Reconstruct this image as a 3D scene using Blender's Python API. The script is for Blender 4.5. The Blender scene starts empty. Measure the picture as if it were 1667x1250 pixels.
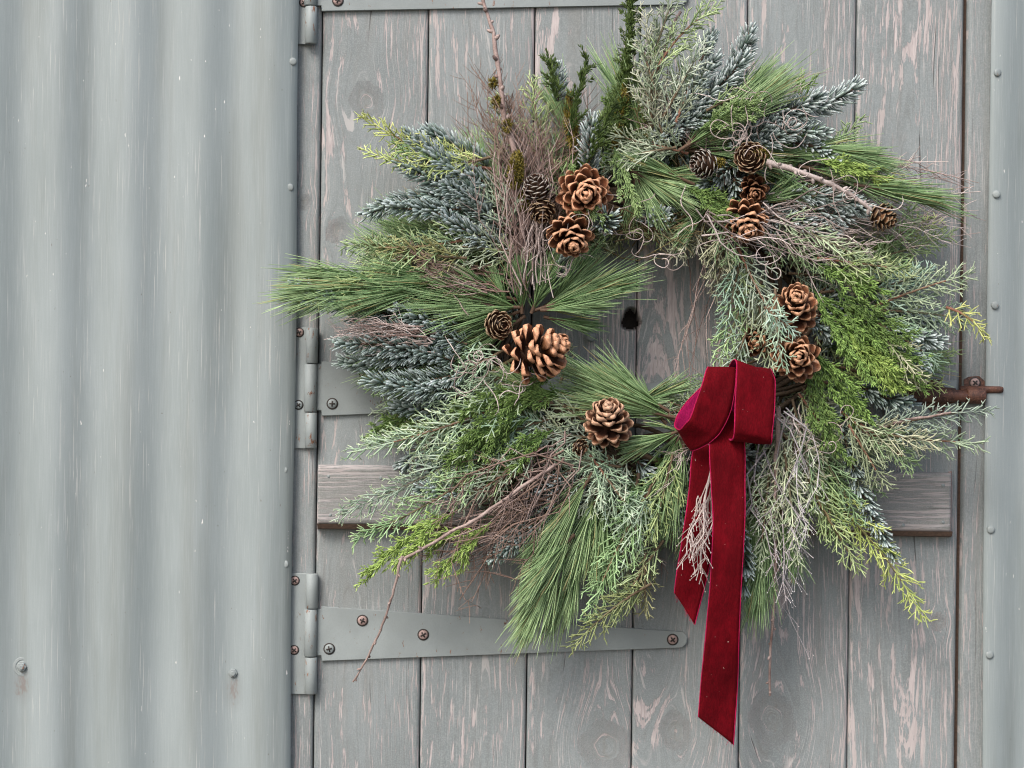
import bpy, math, random
import numpy as np
from mathutils import Matrix, Vector
rs = np.random.RandomState(7); random.seed(7)
SC = bpy.context.scene; COL = SC.collection
R = math.radians
# ------------------------------------------------------------------ camera, sky, sun, exposure
S = 0.0008            # metres per photo pixel on the door's face
D = 2.6               # camera to door
ZC = 1.45             # height of the picture's centre above the ground
TH = R(0.72)          # the camera is held very slightly crooked
cam = bpy.data.cameras.new('camera'); camo = bpy.data.objects.new('camera', cam); COL.objects.link(camo)
camo.location = (0, -D, ZC); camo.rotation_euler = (R(90), -TH, 0)
cam.sensor_width = 36; cam.lens = 36 * D / (1667 * S); cam.clip_end = 500; cam.clip_start = 0.05
SC.camera = camo
SUN_EL, SUN_AZ = R(47), R(180 + 33)
w = bpy.data.worlds.new('World'); SC.world = w; w.use_nodes = True
nt = w.node_tree; bg = nt.nodes['Background']
sky = nt.nodes.new('ShaderNodeTexSky'); sky.sky_type = 'NISHITA'; sky.sun_disc = False
sky.sun_elevation = SUN_EL; sky.sun_rotation = SUN_AZ; sky.air_density = 1.0; sky.dust_density = 4.0; sky.ozone_density = 0.6
nt.links.new(sky.outputs[0], bg.inputs[0]); bg.inputs[1].default_value = 0.14
sl = bpy.data.lights.new('sun', 'SUN'); so = bpy.data.objects.new('sun', sl); COL.objects.link(so)
sl.energy = 1.5; sl.angle = R(24); sl.color = (1.0, 0.98, 0.955)
sd = Vector((math.sin(SUN_AZ) * math.cos(SUN_EL), math.cos(SUN_AZ) * math.cos(SUN_EL), math.sin(SUN_EL)))
so.rotation_euler = sd.to_track_quat('Z', 'Y').to_euler(); so.location = (-2, -3, 5)
SC.view_settings.view_transform = 'Standard'; SC.view_settings.look = 'None'
SC.view_settings.gamma = 1; SC.view_settings.use_curve_mapping = False
SC.view_settings.exposure = 0.84
SC.cycles.pixel_filter_type = 'BLACKMAN_HARRIS'; SC.cycles.filter_width = 1.1

# ------------------------------------------------------------------ helpers
cT, sT = math.cos(TH), math.sin(TH)
def P(px, py, d=0.0):
    """point that stands d metres in front of the door's face, read off the photo"""
    a = (px - 833.5) * S; b = (625 - py) * S
    k = (D - d) / D
    return np.array([(a * cT - b * sT) * k, -d, ZC + (a * sT + b * cT) * k])
def LX(px, d=0.0): return (px - 833.5) * S * (D - d) / D
def LZ(py, d=0.0): return ZC + (625 - py) * S * (D - d) / D
def nrm(v): return v / np.maximum(np.linalg.norm(v, axis=-1, keepdims=True), 1e-9)

def link(name, me, mats=(), parent=None, loc=(0, 0, 0)):
    o = bpy.data.objects.new(name, me); COL.objects.link(o)
    if me is not None:
        for m in mats:
            if m.name not in me.materials: me.materials.append(m)
    o.location = loc
    if parent is not None: o.parent = parent
    return o
def tag(o, label=None, cat=None, group=None, kind=None):
    for k, v in (('label', label), ('category', cat), ('group', group), ('kind', kind)):
        if v: o[k] = v
    return o

def mesh_from(name, V, F, cols=None, mat_idx=None, smooth=True, attrs=None):
    V = np.asarray(V, dtype=np.float32)
    me = bpy.data.meshes.new(name)
    if isinstance(F, np.ndarray):
        n, k = F.shape
        me.vertices.add(len(V)); me.vertices.foreach_set('co', V.ravel())
        me.loops.add(n * k); me.loops.foreach_set('vertex_index', F.astype(np.int32).ravel())
        me.polygons.add(n); me.polygons.foreach_set('loop_start', np.arange(0, n * k, k, dtype=np.int32))
        me.polygons.foreach_set('loop_total', np.full(n, k, dtype=np.int32))
    else:
        me.from_pydata([tuple(map(float, v)) for v in V], [], [tuple(map(int, f)) for f in F]); n = len(F)
    if mat_idx is not None: me.polygons.foreach_set('material_index', np.asarray(mat_idx, dtype=np.int32))
    me.polygons.foreach_set('use_smooth', np.full(n, smooth, dtype=bool))
    if cols is not None:
        at = me.attributes.new('col', 'FLOAT_COLOR', 'POINT')
        c4 = np.ones((len(V), 4), np.float32); c4[:, :3] = cols
        at.data.foreach_set('color', c4.ravel())
    for k, a in (attrs or {}).items():
        a = np.asarray(a, np.float32)
        if a.ndim == 1:
            me.attributes.new(k, 'FLOAT', 'POINT').data.foreach_set('value', a)
        else:
            me.attributes.new(k, 'FLOAT_VECTOR', 'POINT').data.foreach_set('vector', a.ravel())
    me.update(calc_edges=True); me.validate()
    return me

class Geo:
    """collects tapered tubes and flat needles, all quads, with a colour per vertex"""
    def __init__(s): s.V, s.F, s.C, s.n = [], [], [], 0
    def add(s, V, F, C):
        s.V.append(V); s.F.append(F + s.n); s.C.append(C); s.n += len(V)
    def tubes(s, pts, rad, cols, K=3, flat=1.0, up=None):
        """pts (N,S,3) rad (N,S) cols (N,S,3)"""
        N, Sg, _ = pts.shape
        if N == 0: return
        T = np.empty_like(pts); T[:, 1:-1] = pts[:, 2:] - pts[:, :-2]; T[:, 0] = pts[:, 1] - pts[:, 0]; T[:, -1] = pts[:, -1] - pts[:, -2]
        T = nrm(T)
        if up is None: up = nrm(rs.normal(size=(N, 1, 3)) * np.array([1, .3, 1]) + np.array([0, -.7, 0]))
        elif up.ndim == 2: up = up[:, None, :]
        A = nrm(np.cross(T, up)); B = np.cross(T, A)
        ang = np.arange(K) / K * 2 * np.pi
        off = (A[:, :, None, :] * np.cos(ang)[None, None, :, None] + B[:, :, None, :] * (np.sin(ang) * flat)[None, None, :, None]) * rad[:, :, None, None]
        V = (pts[:, :, None, :] + off).reshape(-1, 3)
        C = np.repeat(cols[:, :, None, :], K, axis=2).reshape(-1, 3)
        i = np.arange(N)[:, None, None] * (Sg * K) + np.arange(Sg - 1)[None, :, None] * K
        k = np.arange(K)[None, None, :]; k2 = (k + 1) % K
        F = np.stack([i + k, i + k2, i + k2 + K, i + k + K], axis=-1).reshape(-1, 4)
        s.add(V, F, C)
    def build(s, name, mat, parent, origin):
        V = np.concatenate(s.V) - origin; F = np.concatenate(s.F); C = np.clip(np.concatenate(s.C) * (1.2 if mat.name == 'evergreen_needles' else 1.08 if mat.name == 'twig_bark' else 1), 0, .72)
        return link(name, mesh_from(name, V, F, C), [mat], parent, tuple(origin - np.array(parent.location) if parent else origin))

class BM:
    """small hand-built solids: boxes, cylinders, lathes"""
    def __init__(s): s.V, s.F, s.M = [], [], []
    def poly(s, V, F, m=0):
        n = len(s.V); s.V += [tuple(map(float, v)) for v in V]; s.F += [tuple(i + n for i in f) for f in F]; s.M += [m] * len(F)
    def box(s, x0, x1, y0, y1, z0, z1, m=0, bev=0.0):
        b = bev
        if b <= 0:
            V = [(x, y, z) for z in (z0, z1) for y in (y0, y1) for x in (x0, x1)]
            s.poly(V, [(0, 1, 5, 4), (2, 6, 7, 3), (0, 4, 6, 2), (1, 3, 7, 5), (4, 5, 7, 6), (0, 2, 3, 1)], m); return
        rings = [(y1, 0), (y0 + b, 0), (y0 + b * .3, b * .3), (y0, b)]
        V = []
        for y, i in rings: V += [(x0 + i, y, z0 + i), (x1 - i, y, z0 + i), (x1 - i, y, z1 - i), (x0 + i, y, z1 - i)]
        F = []
        for r in range(3):
            for k in range(4):
                a = r * 4 + k; c = r * 4 + (k + 1) % 4; F.append((a, c, c + 4, a + 4))
        F += [(12, 13, 14, 15), (3, 2, 1, 0)]
        s.poly(V, F, m)
    def lathe(s, prof, c, axis='y', n=16, m=0, sx=1.0, jit=0.0):
        """prof list of (radius, height along axis)"""
        V, F = [], []
        for r, h in prof:
            for k in range(n):
                a = 2 * math.pi * k / n; q = r * (1 + jit * math.sin(3 * a + h * 900))
                u, v = q * math.cos(a), q * math.sin(a)
                V.append({'y': (c[0] + u, c[1] + h, c[2] + v), 'z': (c[0] + u, c[1] + v, c[2] + h), 'x': (c[0] + h, c[1] + u, c[2] + v)}[axis])
        for i in range(len(prof) - 1):
            for k in range(n):
                a, b = i * n + k, i * n + (k + 1) % n; F.append((a, b, b + n, a + n))
        F.append(tuple(range(n - 1, -1, -1))); F.append(tuple((len(prof) - 1) * n + k for k in range(n)))
        s.poly(V, F, m)
    def build(s, name, mats, parent=None, smooth=False, loc=(0, 0, 0)):
        me = mesh_from(name, s.V, s.F, mat_idx=s.M, smooth=smooth)
        import bmesh
        b = bmesh.new(); b.from_mesh(me); bmesh.ops.recalc_face_normals(b, faces=b.faces); b.to_mesh(me); b.free()
        return link(name, me, mats if isinstance(mats, (list, tuple)) else [mats], parent, loc)

# ------------------------------------------------------------------ materials
class NT:
    def __init__(s, name):
        s.m = bpy.data.materials.new(name); s.m.use_nodes = True; s.t = s.m.node_tree; s.b = s.t.nodes['Principled BSDF']
    def put(s, sock, v):
        if isinstance(v, bpy.types.NodeSocket): s.t.links.new(v, sock)
        elif v is not None:
            if sock.type == 'RGBA' and len(v) == 3: v = (*v, 1)
            sock.default_value = v
    def n(s, typ, ins=None, out=0, **kw):
        o = s.t.nodes.new('ShaderNode' + typ)
        for k, v in kw.items(): setattr(o, k, v)
        for k, v in (ins or {}).items(): s.put(o.inputs[k], v)
        return o.outputs[out]
    def attr(s, name, out='Vector', typ='GEOMETRY'): return s.n('Attribute', attribute_name=name, attribute_type=typ, out=out)
    def math(s, op, a, b=None, c=None, clamp=False): return s.n('Math', {0: a, 1: b, 2: c}, operation=op, use_clamp=clamp)
    def scale(s, v, xyz, off=(0, 0, 0)): return s.n('Mapping', {'Vector': v, 'Scale': xyz, 'Location': off})
    def noise(s, v, sc=1.0, det=3, rough=.55, dist=0.0, out=0): return s.n('TexNoise', {'Vector': v, 'Scale': sc, 'Detail': det, 'Roughness': rough, 'Distortion': dist}, out=out)
    def step(s, v, a, b, lo=0.0, hi=1.0): return s.n('MapRange', {0: v, 1: a, 2: b, 3: lo, 4: hi}, interpolation_type='SMOOTHSTEP')
    def mix(s, f, a, b, mode='MIX'):
        o = s.t.nodes.new('ShaderNodeMix'); o.data_type = 'RGBA'; o.blend_type = mode
        s.put(o.inputs[0], f); s.put(o.inputs[6], a); s.put(o.inputs[7], b); return o.outputs[2]
    def bump(s, h, dist=.001, strength=.6): s.put(s.b.inputs['Normal'], s.n('Bump', {'Height': h, 'Distance': dist, 'Strength': strength}))
    def set(s, **kw):
        for k, v in kw.items(): s.put(s.b.inputs[k.replace('_', ' ')], v)
        return s.m

def wood_paint(name, paint=(.166, .189, .192), paint2=(.212, .239, .244), bare=(.46, .41, .405), thr=.594, weather=0.0):
    k = NT(name)
    g = k.attr('grain'); wear = k.attr('wear', 'Fac'); knot = k.attr('knot', 'Fac')
    oc = k.n('NewGeometry', out='Position')
    n1 = k.noise(k.scale(g, (480, 21, 1)), 1, 4, .62)
    n2 = k.noise(k.scale(g, (70, 6, 1), (3, 1, 5)), 1, 3, .6)
    n3 = k.noise(k.scale(oc, (520, 520, 42) if name != 'weathered_batten' else (42, 520, 520), (8, 1, 2)), 1, 3, .65)
    v = k.math('ADD', k.math('MULTIPLY', n1, .56), k.math('MULTIPLY', n2, .22))
    v = k.math('ADD', v, k.math('MULTIPLY', n3, .26))
    sx = k.n('SeparateXYZ', {0: g}); ring = k.math('SINE', k.math('ADD', k.math('MULTIPLY', sx, 820.0), k.math('MULTIPLY', n2, 9.0)))
    v = k.math('ADD', v, k.math('MULTIPLY', ring, .035))
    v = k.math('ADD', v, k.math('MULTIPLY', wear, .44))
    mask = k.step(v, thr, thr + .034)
    lo = k.noise(k.scale(oc, (5, 5, 3)), 1, 3, .6)
    fine = k.noise(k.scale(g, (900, 14, 1), (1, 9, 1)), 1, 3, .65)
    spk = k.noise(oc, 600, 2, .6)
    col = k.mix(k.step(lo, .35, .65), paint, paint2)
    col = k.mix(k.step(fine, .46, .72, 0, .45), col, (.12, .128, .125))        # dirt sitting in the open grain
    col = k.mix(k.step(spk, .42, .66, 0, .30), col, (.34, .355, .35))
    mott = k.noise(k.scale(oc, (160, 160, 60), (3, 3, 3)), 1, 4, .65); col = k.mix(k.step(mott, .5, .72, 0, .3), col, (.15, .155, .15))
    stain = k.noise(k.scale(g, (40, 2.2, 1), (5, 3, 9)), 1, 4, .6)
    col = k.mix(k.step(stain, .5, .75, 0, .35), col, (.165, .155, .14))       # old damp streaks
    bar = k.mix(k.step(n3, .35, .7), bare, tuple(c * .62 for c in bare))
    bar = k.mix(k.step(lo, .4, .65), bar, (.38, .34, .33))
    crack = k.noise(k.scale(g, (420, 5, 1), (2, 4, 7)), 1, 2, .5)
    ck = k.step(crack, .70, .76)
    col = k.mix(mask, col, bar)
    hair = k.noise(k.scale(g, (820, 16, 1), (6, 2, 8)), 1, 3, .6); hg = k.noise(k.scale(oc, (22, 22, 7), (5, 5, 1)), 1, 3, .6)
    col = k.mix(k.math('MULTIPLY', k.step(hair, .585, .65), k.step(hg, .40, .62, .1, .75)), col, (.40, .385, .375))
    col = k.mix(k.math('MULTIPLY', knot, .34), col, (.15, .135, .115))
    col = k.mix(k.math('MULTIPLY', ck, .75), col, (.05, .045, .04))
    k.set(Base_Color=col, Roughness=k.math('MULTIPLY_ADD', mask, .2, .58), Specular_IOR_Level=.35)
    h = k.math('ADD', k.math('MULTIPLY', mask, -.5), k.math('MULTIPLY', fine, .8))
    h = k.math('ADD', h, k.math('MULTIPLY', ck, -1.0))
    k.bump(h, .0009, .65)
    return k.m

def sheet_paint(name, spots=()):
    k = NT(name); oc = k.n('NewGeometry', out='Position')
    lo = k.noise(k.scale(oc, (9, 9, 2.5)), 1, 4, .6)
    col = k.mix(k.step(lo, .3, .7), (.204, .238, .240), (.248, .285, .290))
    wash = k.noise(k.scale(oc, (22, 22, 1.6), (3, 2, 1)), 1, 3, .6)
    col = k.mix(k.step(wash, .48, .74, 0, .55), col, (.165, .185, .175))
    scr = k.noise(k.scale(oc, (560, 560, 9)), 1, 3, .65)
    gate = k.noise(k.scale(oc, (14, 14, 3), (4, 4, 4)), 1, 3, .6)
    s1 = k.math('MULTIPLY', k.step(scr, .60, .66), k.step(gate, .45, .62))
    col = k.mix(k.math('MULTIPLY', s1, .34), col, (.62, .60, .57))
    ch = k.noise(k.scale(oc, (210, 210, 62), (7, 1, 3)), 1, 3, .6)
    gate2 = k.noise(k.scale(oc, (8, 8, 4), (1, 4, 9)), 1, 2, .5)
    s2 = k.math('MULTIPLY', k.step(ch, .725, .74), k.step(gate2, .46, .53))
    col = k.mix(s2, col, (.72, .70, .69))
    dk = k.noise(k.scale(oc, (260, 260, 110), (2, 8, 3)), 1, 2, .5)
    col = k.mix(k.step(dk, .765, .79, 0, .8), col, (.11, .10, .09))
    brush = k.noise(k.scale(oc, (900, 900, 20)), 1, 2, .6)
    col = k.mix(k.step(brush, .4, .75, 0, .2), col, (.36, .395, .395))
    grain = k.noise(oc, 900, 2, .6)
    col = k.mix(k.step(grain, .35, .75, 0, .18), col, (.16, .185, .185))
    for (x, z) in spots:                                                      # rust weeping from the two bolts
        dv = k.n('VectorMath', {0: oc, 1: (x, 0, z - .012)}, operation='SUBTRACT')
        dv = k.n('VectorMath', {0: dv, 1: (1 / .011, 0, 1 / .021)}, operation='MULTIPLY')
        dl = k.n('VectorMath', {0: dv}, operation='LENGTH', out='Value')
        f = k.math('ADD', dl, k.math('MULTIPLY', k.math('SUBTRACT', k.noise(k.scale(oc, (300, 300, 120)), 1, 3, .6), .5), 2.6))
        col = k.mix(k.step(f, .1, .8, .5, 0), col, (.17, .095, .075))
        col = k.mix(k.step(dl, .4, 1.7, .3, 0), col, (.15, .16, .155))
    k.set(Base_Color=col, Roughness=.5, Specular_IOR_Level=.4)
    h = k.math('ADD', k.math('MULTIPLY', brush, .35), k.math('MULTIPLY', s2, -1.0))
    h = k.math('ADD', h, k.math('MULTIPLY', s1, -.4))
    k.bump(h, .0006, .5)
    return k.m

def iron_paint(name, rust=.025, paint=(.205, .232, .232)):
    k = NT(name); oc = k.n('NewGeometry', out='Position')
    lo = k.noise(k.scale(oc, (12, 12, 12)), 1, 3, .6); fi = k.noise(k.scale(oc, (700, 700, 500)), 1, 3, .6)
    col = k.mix(k.step(lo, .35, .65), paint, tuple(c * 1.18 for c in paint))
    col = k.mix(k.step(fi, .4, .75, 0, .2), col, (.17, .18, .18))
    r = k.noise(k.scale(oc, (150, 150, 55)), 1, 5, .65)
    rm = k.step(r, .66 - rust, .72 - rust)
    col = k.mix(rm, col, k.mix(k.step(fi, .4, .6), (.10, .045, .03), (.23, .12, .075)))
    k.set(Base_Color=col, Roughness=.55, Specular_IOR_Level=.4); k.bump(k.math('ADD', fi, k.math('MULTIPLY', rm, .8)), .0007, .35)
    return k.m
def rust_iron(name):
    k = NT(name); oc = k.n('NewGeometry', out='Position')
    a = k.noise(oc, 60, 5, .7); b = k.noise(oc, 420, 4, .65)
    col = k.mix(k.step(a, .35, .65), (.040, .017, .013), (.12, .048, .028))
    col = k.mix(k.step(b, .5, .72), col, (.20, .095, .06)); col = k.mix(k.step(a, .62, .72), col, (.10, .075, .09))
    k.set(Base_Color=col, Roughness=.6, Metallic=.15); k.bump(k.math('ADD', a, b), .0012, .7)
    return k.m
def plain(name, col, rough=.7, var=.25, scale=300):
    k = NT(name); oc = k.n('NewGeometry', out='Position'); f = k.noise(oc, scale, 3, .6)
    k.set(Base_Color=k.mix(k.step(f, .3, .7), tuple(c * (1 - var) for c in col), tuple(min(1, c * (1 + var)) for c in col)), Roughness=rough)
    k.bump(f, .0006, .4); return k.m
def leafy(name, rough=.55, spec=.3, sub=0.0):
    k = NT(name); c = k.attr('col', 'Color'); oc = k.n('NewGeometry', out='Position')
    f = k.noise(oc, 700, 2, .6)
    k.set(Base_Color=k.mix(k.step(f, .3, .7, 0, .35), c, (.0, .0, .0)), Roughness=rough, Specular_IOR_Level=spec)
    if sub:
        k.set(Base_Color=k.mix(k.step(f, .3, .7, 0, .05), c, (0, 0, 0)))
        tr = k.n('BsdfTranslucent', {'Color': c}); ms = k.t.nodes.new('ShaderNodeMixShader'); ms.inputs[0].default_value = sub
        k.t.links.new(k.b.outputs[0], ms.inputs[1]); k.t.links.new(tr, ms.inputs[2])
        k.t.links.new(ms.outputs[0], k.t.nodes['Material Output'].inputs[0])
    return k.m
def velvet(name, col, sheen, tint):
    k = NT(name); oc = k.n('NewGeometry', out='Position')
    f = k.noise(k.scale(oc, (900, 900, 260)), 1, 3, .6); lo = k.noise(oc, 26, 3, .55)
    c = k.mix(k.step(f, .3, .7), tuple(x * .72 for x in col), tuple(x * 1.25 for x in col))
    c = k.mix(k.step(lo, .35, .7, 0, .45), c, tuple(x * .45 for x in col))     # brushed nap
    up = k.noise(k.scale(oc, (40, 40, 18), (3, 1, 2)), 1, 3, .6); c = k.mix(k.step(up, .52, .75, 0, .5), c, tuple(x * 1.7 for x in col))  # lighter patches put the nap's sheen into the colour
    lint = k.noise(oc, 330, 1, .5)
    c = k.mix(k.step(lint, .795, .81), c, (.5, .32, .28))
    k.set(Base_Color=c, Roughness=.85, Specular_IOR_Level=.08, Sheen_Weight=sheen, Sheen_Roughness=.35, Sheen_Tint=(*tint, 1))
    cre = k.noise(k.scale(oc, (70, 70, 24)), 1, 2, .5); k.bump(k.math('ADD', k.math('MULTIPLY', f, .12), cre), .006, .55); return k.m

M_PLANK = wood_paint('painted_plank')
M_BATTEN = wood_paint('weathered_batten', paint=(.172, .175, .165), paint2=(.21, .212, .205), bare=(.33, .325, .33), thr=.55)
M_JAMB = wood_paint('painted_jamb', thr=.60)
BOLT_PX = [(37, 1085), (380, 1095)]
M_SHEET = sheet_paint('painted_corrugated_iron', [(P(x, y, .01)[0], P(x, y + 14, .01)[2]) for x, y in BOLT_PX])
M_SHEET2 = sheet_paint('painted_corrugated_iron_right')
M_STRAP = iron_paint('painted_strap_iron'); M_BARREL = iron_paint('painted_barrel_iron', .07); M_HEAD = iron_paint('painted_screw', .02)
M_RUST = rust_iron('rusty_iron'); M_RSCREW = plain('rusty_screw', (.30, .21, .19), .6); M_SLOT = plain('screw_recess', (.03, .025, .022), .8)
M_DARKWOOD = plain('timber_and_lip_shadow', (.085, .052, .036), .8); M_BLACK = plain('unlit_backing', (.03, .025, .022), .9)
M_SEAL = plain('weathered_seal', (.085, .08, .075), .85)
M_GROUND = plain('trodden_ground', (.13, .12, .10), .95, .4, 6)
M_LEAF = leafy('evergreen_needles', .5, .35, .18); M_TWIG = leafy('twig_bark', .7, .25); M_CONE = leafy('cone_scale', .5, .3)
M_VELVET = velvet('red_velvet', (.094, .0009, .0042), .05, (1, .1, .2)); M_BACK = velvet('ribbon_backing', (.20, .004, .050), .1, (1, .2, .5))
M_EDGE = velvet('ribbon_edge', (.36, .010, .06), .1, (1, .3, .5))

# ------------------------------------------------------------------ the ground
g = BM(); g.box(-40, 40, -60, 40, -.3, 0)
tag(g.build('ground', M_GROUND), 'trodden earth ground in front of the shed', kind='structure')

# ------------------------------------------------------------------ corrugated walls
PITCH = 114.3 * S
def wobble(x, z, sd, amp):
    q = np.random.RandomState(sd); o = 0
    for i in range(7): o = o + np.sin(x * q.uniform(-9, 9) + z * q.uniform(1, 11) + q.uniform(0, 6.28)) / (1 + i * .5)
    return o * amp / 2.5
def corrugated(name, x0, x1, xcrest, sd, mat, back=0.0):
    xs = np.arange(x0, x1 + 1e-6, PITCH / 16); xs[-1] = x1
    zs = np.concatenate([[0.02, .4], np.linspace(.75, 2.15, 57), [2.45]])
    X, Z = np.meshgrid(xs, zs)
    Xw = X + wobble(X * .1, Z, sd, .0022)
    ph = (X - xcrest) / PITCH * 2 * np.pi
    Y = -.0150 - .0058 * np.cos(ph) + wobble(X, Z, sd + 1, .0011)
    Y = Y + back
    n, m = X.shape
    V = np.concatenate([np.stack([Xw, Y, Z], -1).reshape(-1, 3), np.stack([Xw, Y + .0012, Z], -1).reshape(-1, 3)])
    i = (np.arange(n - 1)[:, None] * m + np.arange(m - 1)[None]).ravel()
    F = [np.stack([i, i + 1, i + 1 + m, i + m], -1), np.stack([i, i + m, i + 1 + m, i + 1], -1) + n * m]
    e = np.arange(n - 1) * m
    for c, fl in ((0, 0), (m - 1, 1)):
        q = np.stack([e + c, e + c + m, e + c + m + n * m, e + c + n * m], -1); F.append(q[:, ::-1] if fl else q)
    me = mesh_from(name, V, np.concatenate(F)); return link(name, me, [mat])
XS = LX(481, .01)
wl = corrugated('corrugated_wall', XS - 1.6, XS, LX(437, .02), 3, M_SHEET)
tag(wl, 'wide grey corrugated iron wall at the left with two rusting bolts', 'wall', 'corrugated iron walls')
wr = corrugated('corrugated_wall', LX(1606, .01), LX(1606, .01) + 1.0, LX(1621, .014), 9, M_SHEET2, .0085)
tag(wr, 'narrow strip of grey corrugated iron wall beyond the latch', 'wall', 'corrugated iron walls')
nb = BM(); nb.lathe([(.0050, .001), (.0050, -.0007), (.0042, -.0014), (.0018, -.0017)], (0, 0, 0), n=12)
nail_me = None
def put_nail(px, py, d, par, sc=1.0):
    global nail_me
    p = P(px, py, d)
    if nail_me is None:
        o = nb.build('nail', M_HEAD, par, True); nail_me = o.data
    else: o = link('nail', nail_me, (), par)
    o.location = tuple(p - np.array(par.location)); o.scale = (sc, 1, sc); o.rotation_euler = (random.uniform(-.1, .1), random.uniform(0, 6), random.uniform(-.25, .25))
for x, y in ((477, 100), (472, 305), (467, 505), (462, 765), (464, 918), (457, 1200)): put_nail(x, y, .0132, wl)
for x, y in ((1624, 118), (1622, 316), (1620, 497), (1613, 862), (1611, 1066)): put_nail(x, y, .0131, wr)
def washer_bolt(px, py):
    p = P(px, py, .0085)
    b = BM(); b.lathe([(.0128, .002), (.0128, .0000), (.0120, -.0009), (.0092, -.0010), (.0086, -.0003), (.0074, -.0003), (.0066, -.0012)], p, n=24)
    o = b.build('washer', M_STRAP, wl, False)
    b = BM(); b.lathe([(.0150, .0035), (.0146, .0012), (.0125, .0008)], p, n=24, jit=.06); b.build('washer_seal', M_SEAL, wl, True)
    b = BM(); b.lathe([(.0060, -.001), (.0060, -.0048), (.0052, -.0056)], p, n=6); b.lathe([(.0034, -.0056), (.0034, -.0072), (.0026, -.0076)], p, n=10)
    h = b.build('bolt', M_BARREL, wl)
    return o
for x, y in BOLT_PX: washer_bolt(x, y)

# ------------------------------------------------------------------ boards with a grain field
def snoise(t, q, f=1.0, n=5):
    o = 0
    for i in range(n): o = o + np.sin(t * f * q.uniform(.5, 2.2) * (1 + i) + q.uniform(0, 6.28)) / (1 + i)
    return o / 1.8
WEAR = [  # photo x, y, sx, sy, amount: where the paint has flaked to the pink primer
 (1450, 90, 70, 140, .08), (1420, 260, 30, 160, .07), (1510, 60, 40, 60, .10), (1545, 260, 30, 200, .07), (1260, 100, 70, 100, .07), (1150, 35, 60, 25, .10),
 (1110, 510, 60, 120, .20), (1090, 480, 22, 60, .12), (990, 560, 55, 70, .16), (960, 420, 40, 60, .04), (1160, 590, 30, 60, .08),  # wreath opening: bare wood, with its warm bounced light painted in too
 (730, 60, 40, 150, .05), (640, 70, 50, 90, .03), (545, 300, 25, 200, .04), (890, 70, 40, 90, .06), (900, 60, 15, 100, .06), (800, 40, 60, 60, .03),
 (780, 1200, 25, 45, .16), (990, 1110, 30, 40, .13), (615, 1200, 30, 60, .04), (720, 960, 30, 60, .06), (760, 960, 80, 60, .04), (700, 1110, 25, 100, .05),
 (1290, 960, 50, 60, .12), (1320, 1060, 40, 70, .08), (1430, 920, 60, 60, .13), (1460, 1020, 40, 60, .08), (1500, 1110, 40, 90, .12), (1530, 960, 30, 90, .10), (1480, 1200, 40, 40, .15), (1250, 1100, 50, 60, .05), (1390, 1100, 18, 120, .08), (1400, 960, 25, 60, .08),
 (1500, 560, 50, 70, .06), (1120, 1120, 60, 60, .03), (930, 1180, 60, 60, .04), (1060, 1200, 60, 40, .04),
 (530, 200, 20, 200, .03), (580, 1000, 60, 90, -.10), (600, 420, 40, 60, -.04), (600, 900, 70, 60, -.08), (600, 640, 60, 60, -.06)]
KNOTS = [(597, 165, 20, 0), (550, 375, 13, 0), (1257, 1170, 28, 0), (1527, 1013, 9, 1), (985, 1215, 30, 0), (1470, 400, 14, 0), (780, 330, 16, 0), (1100, 1190, 20, 0), (1180, 300, 16, 0)]
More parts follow.
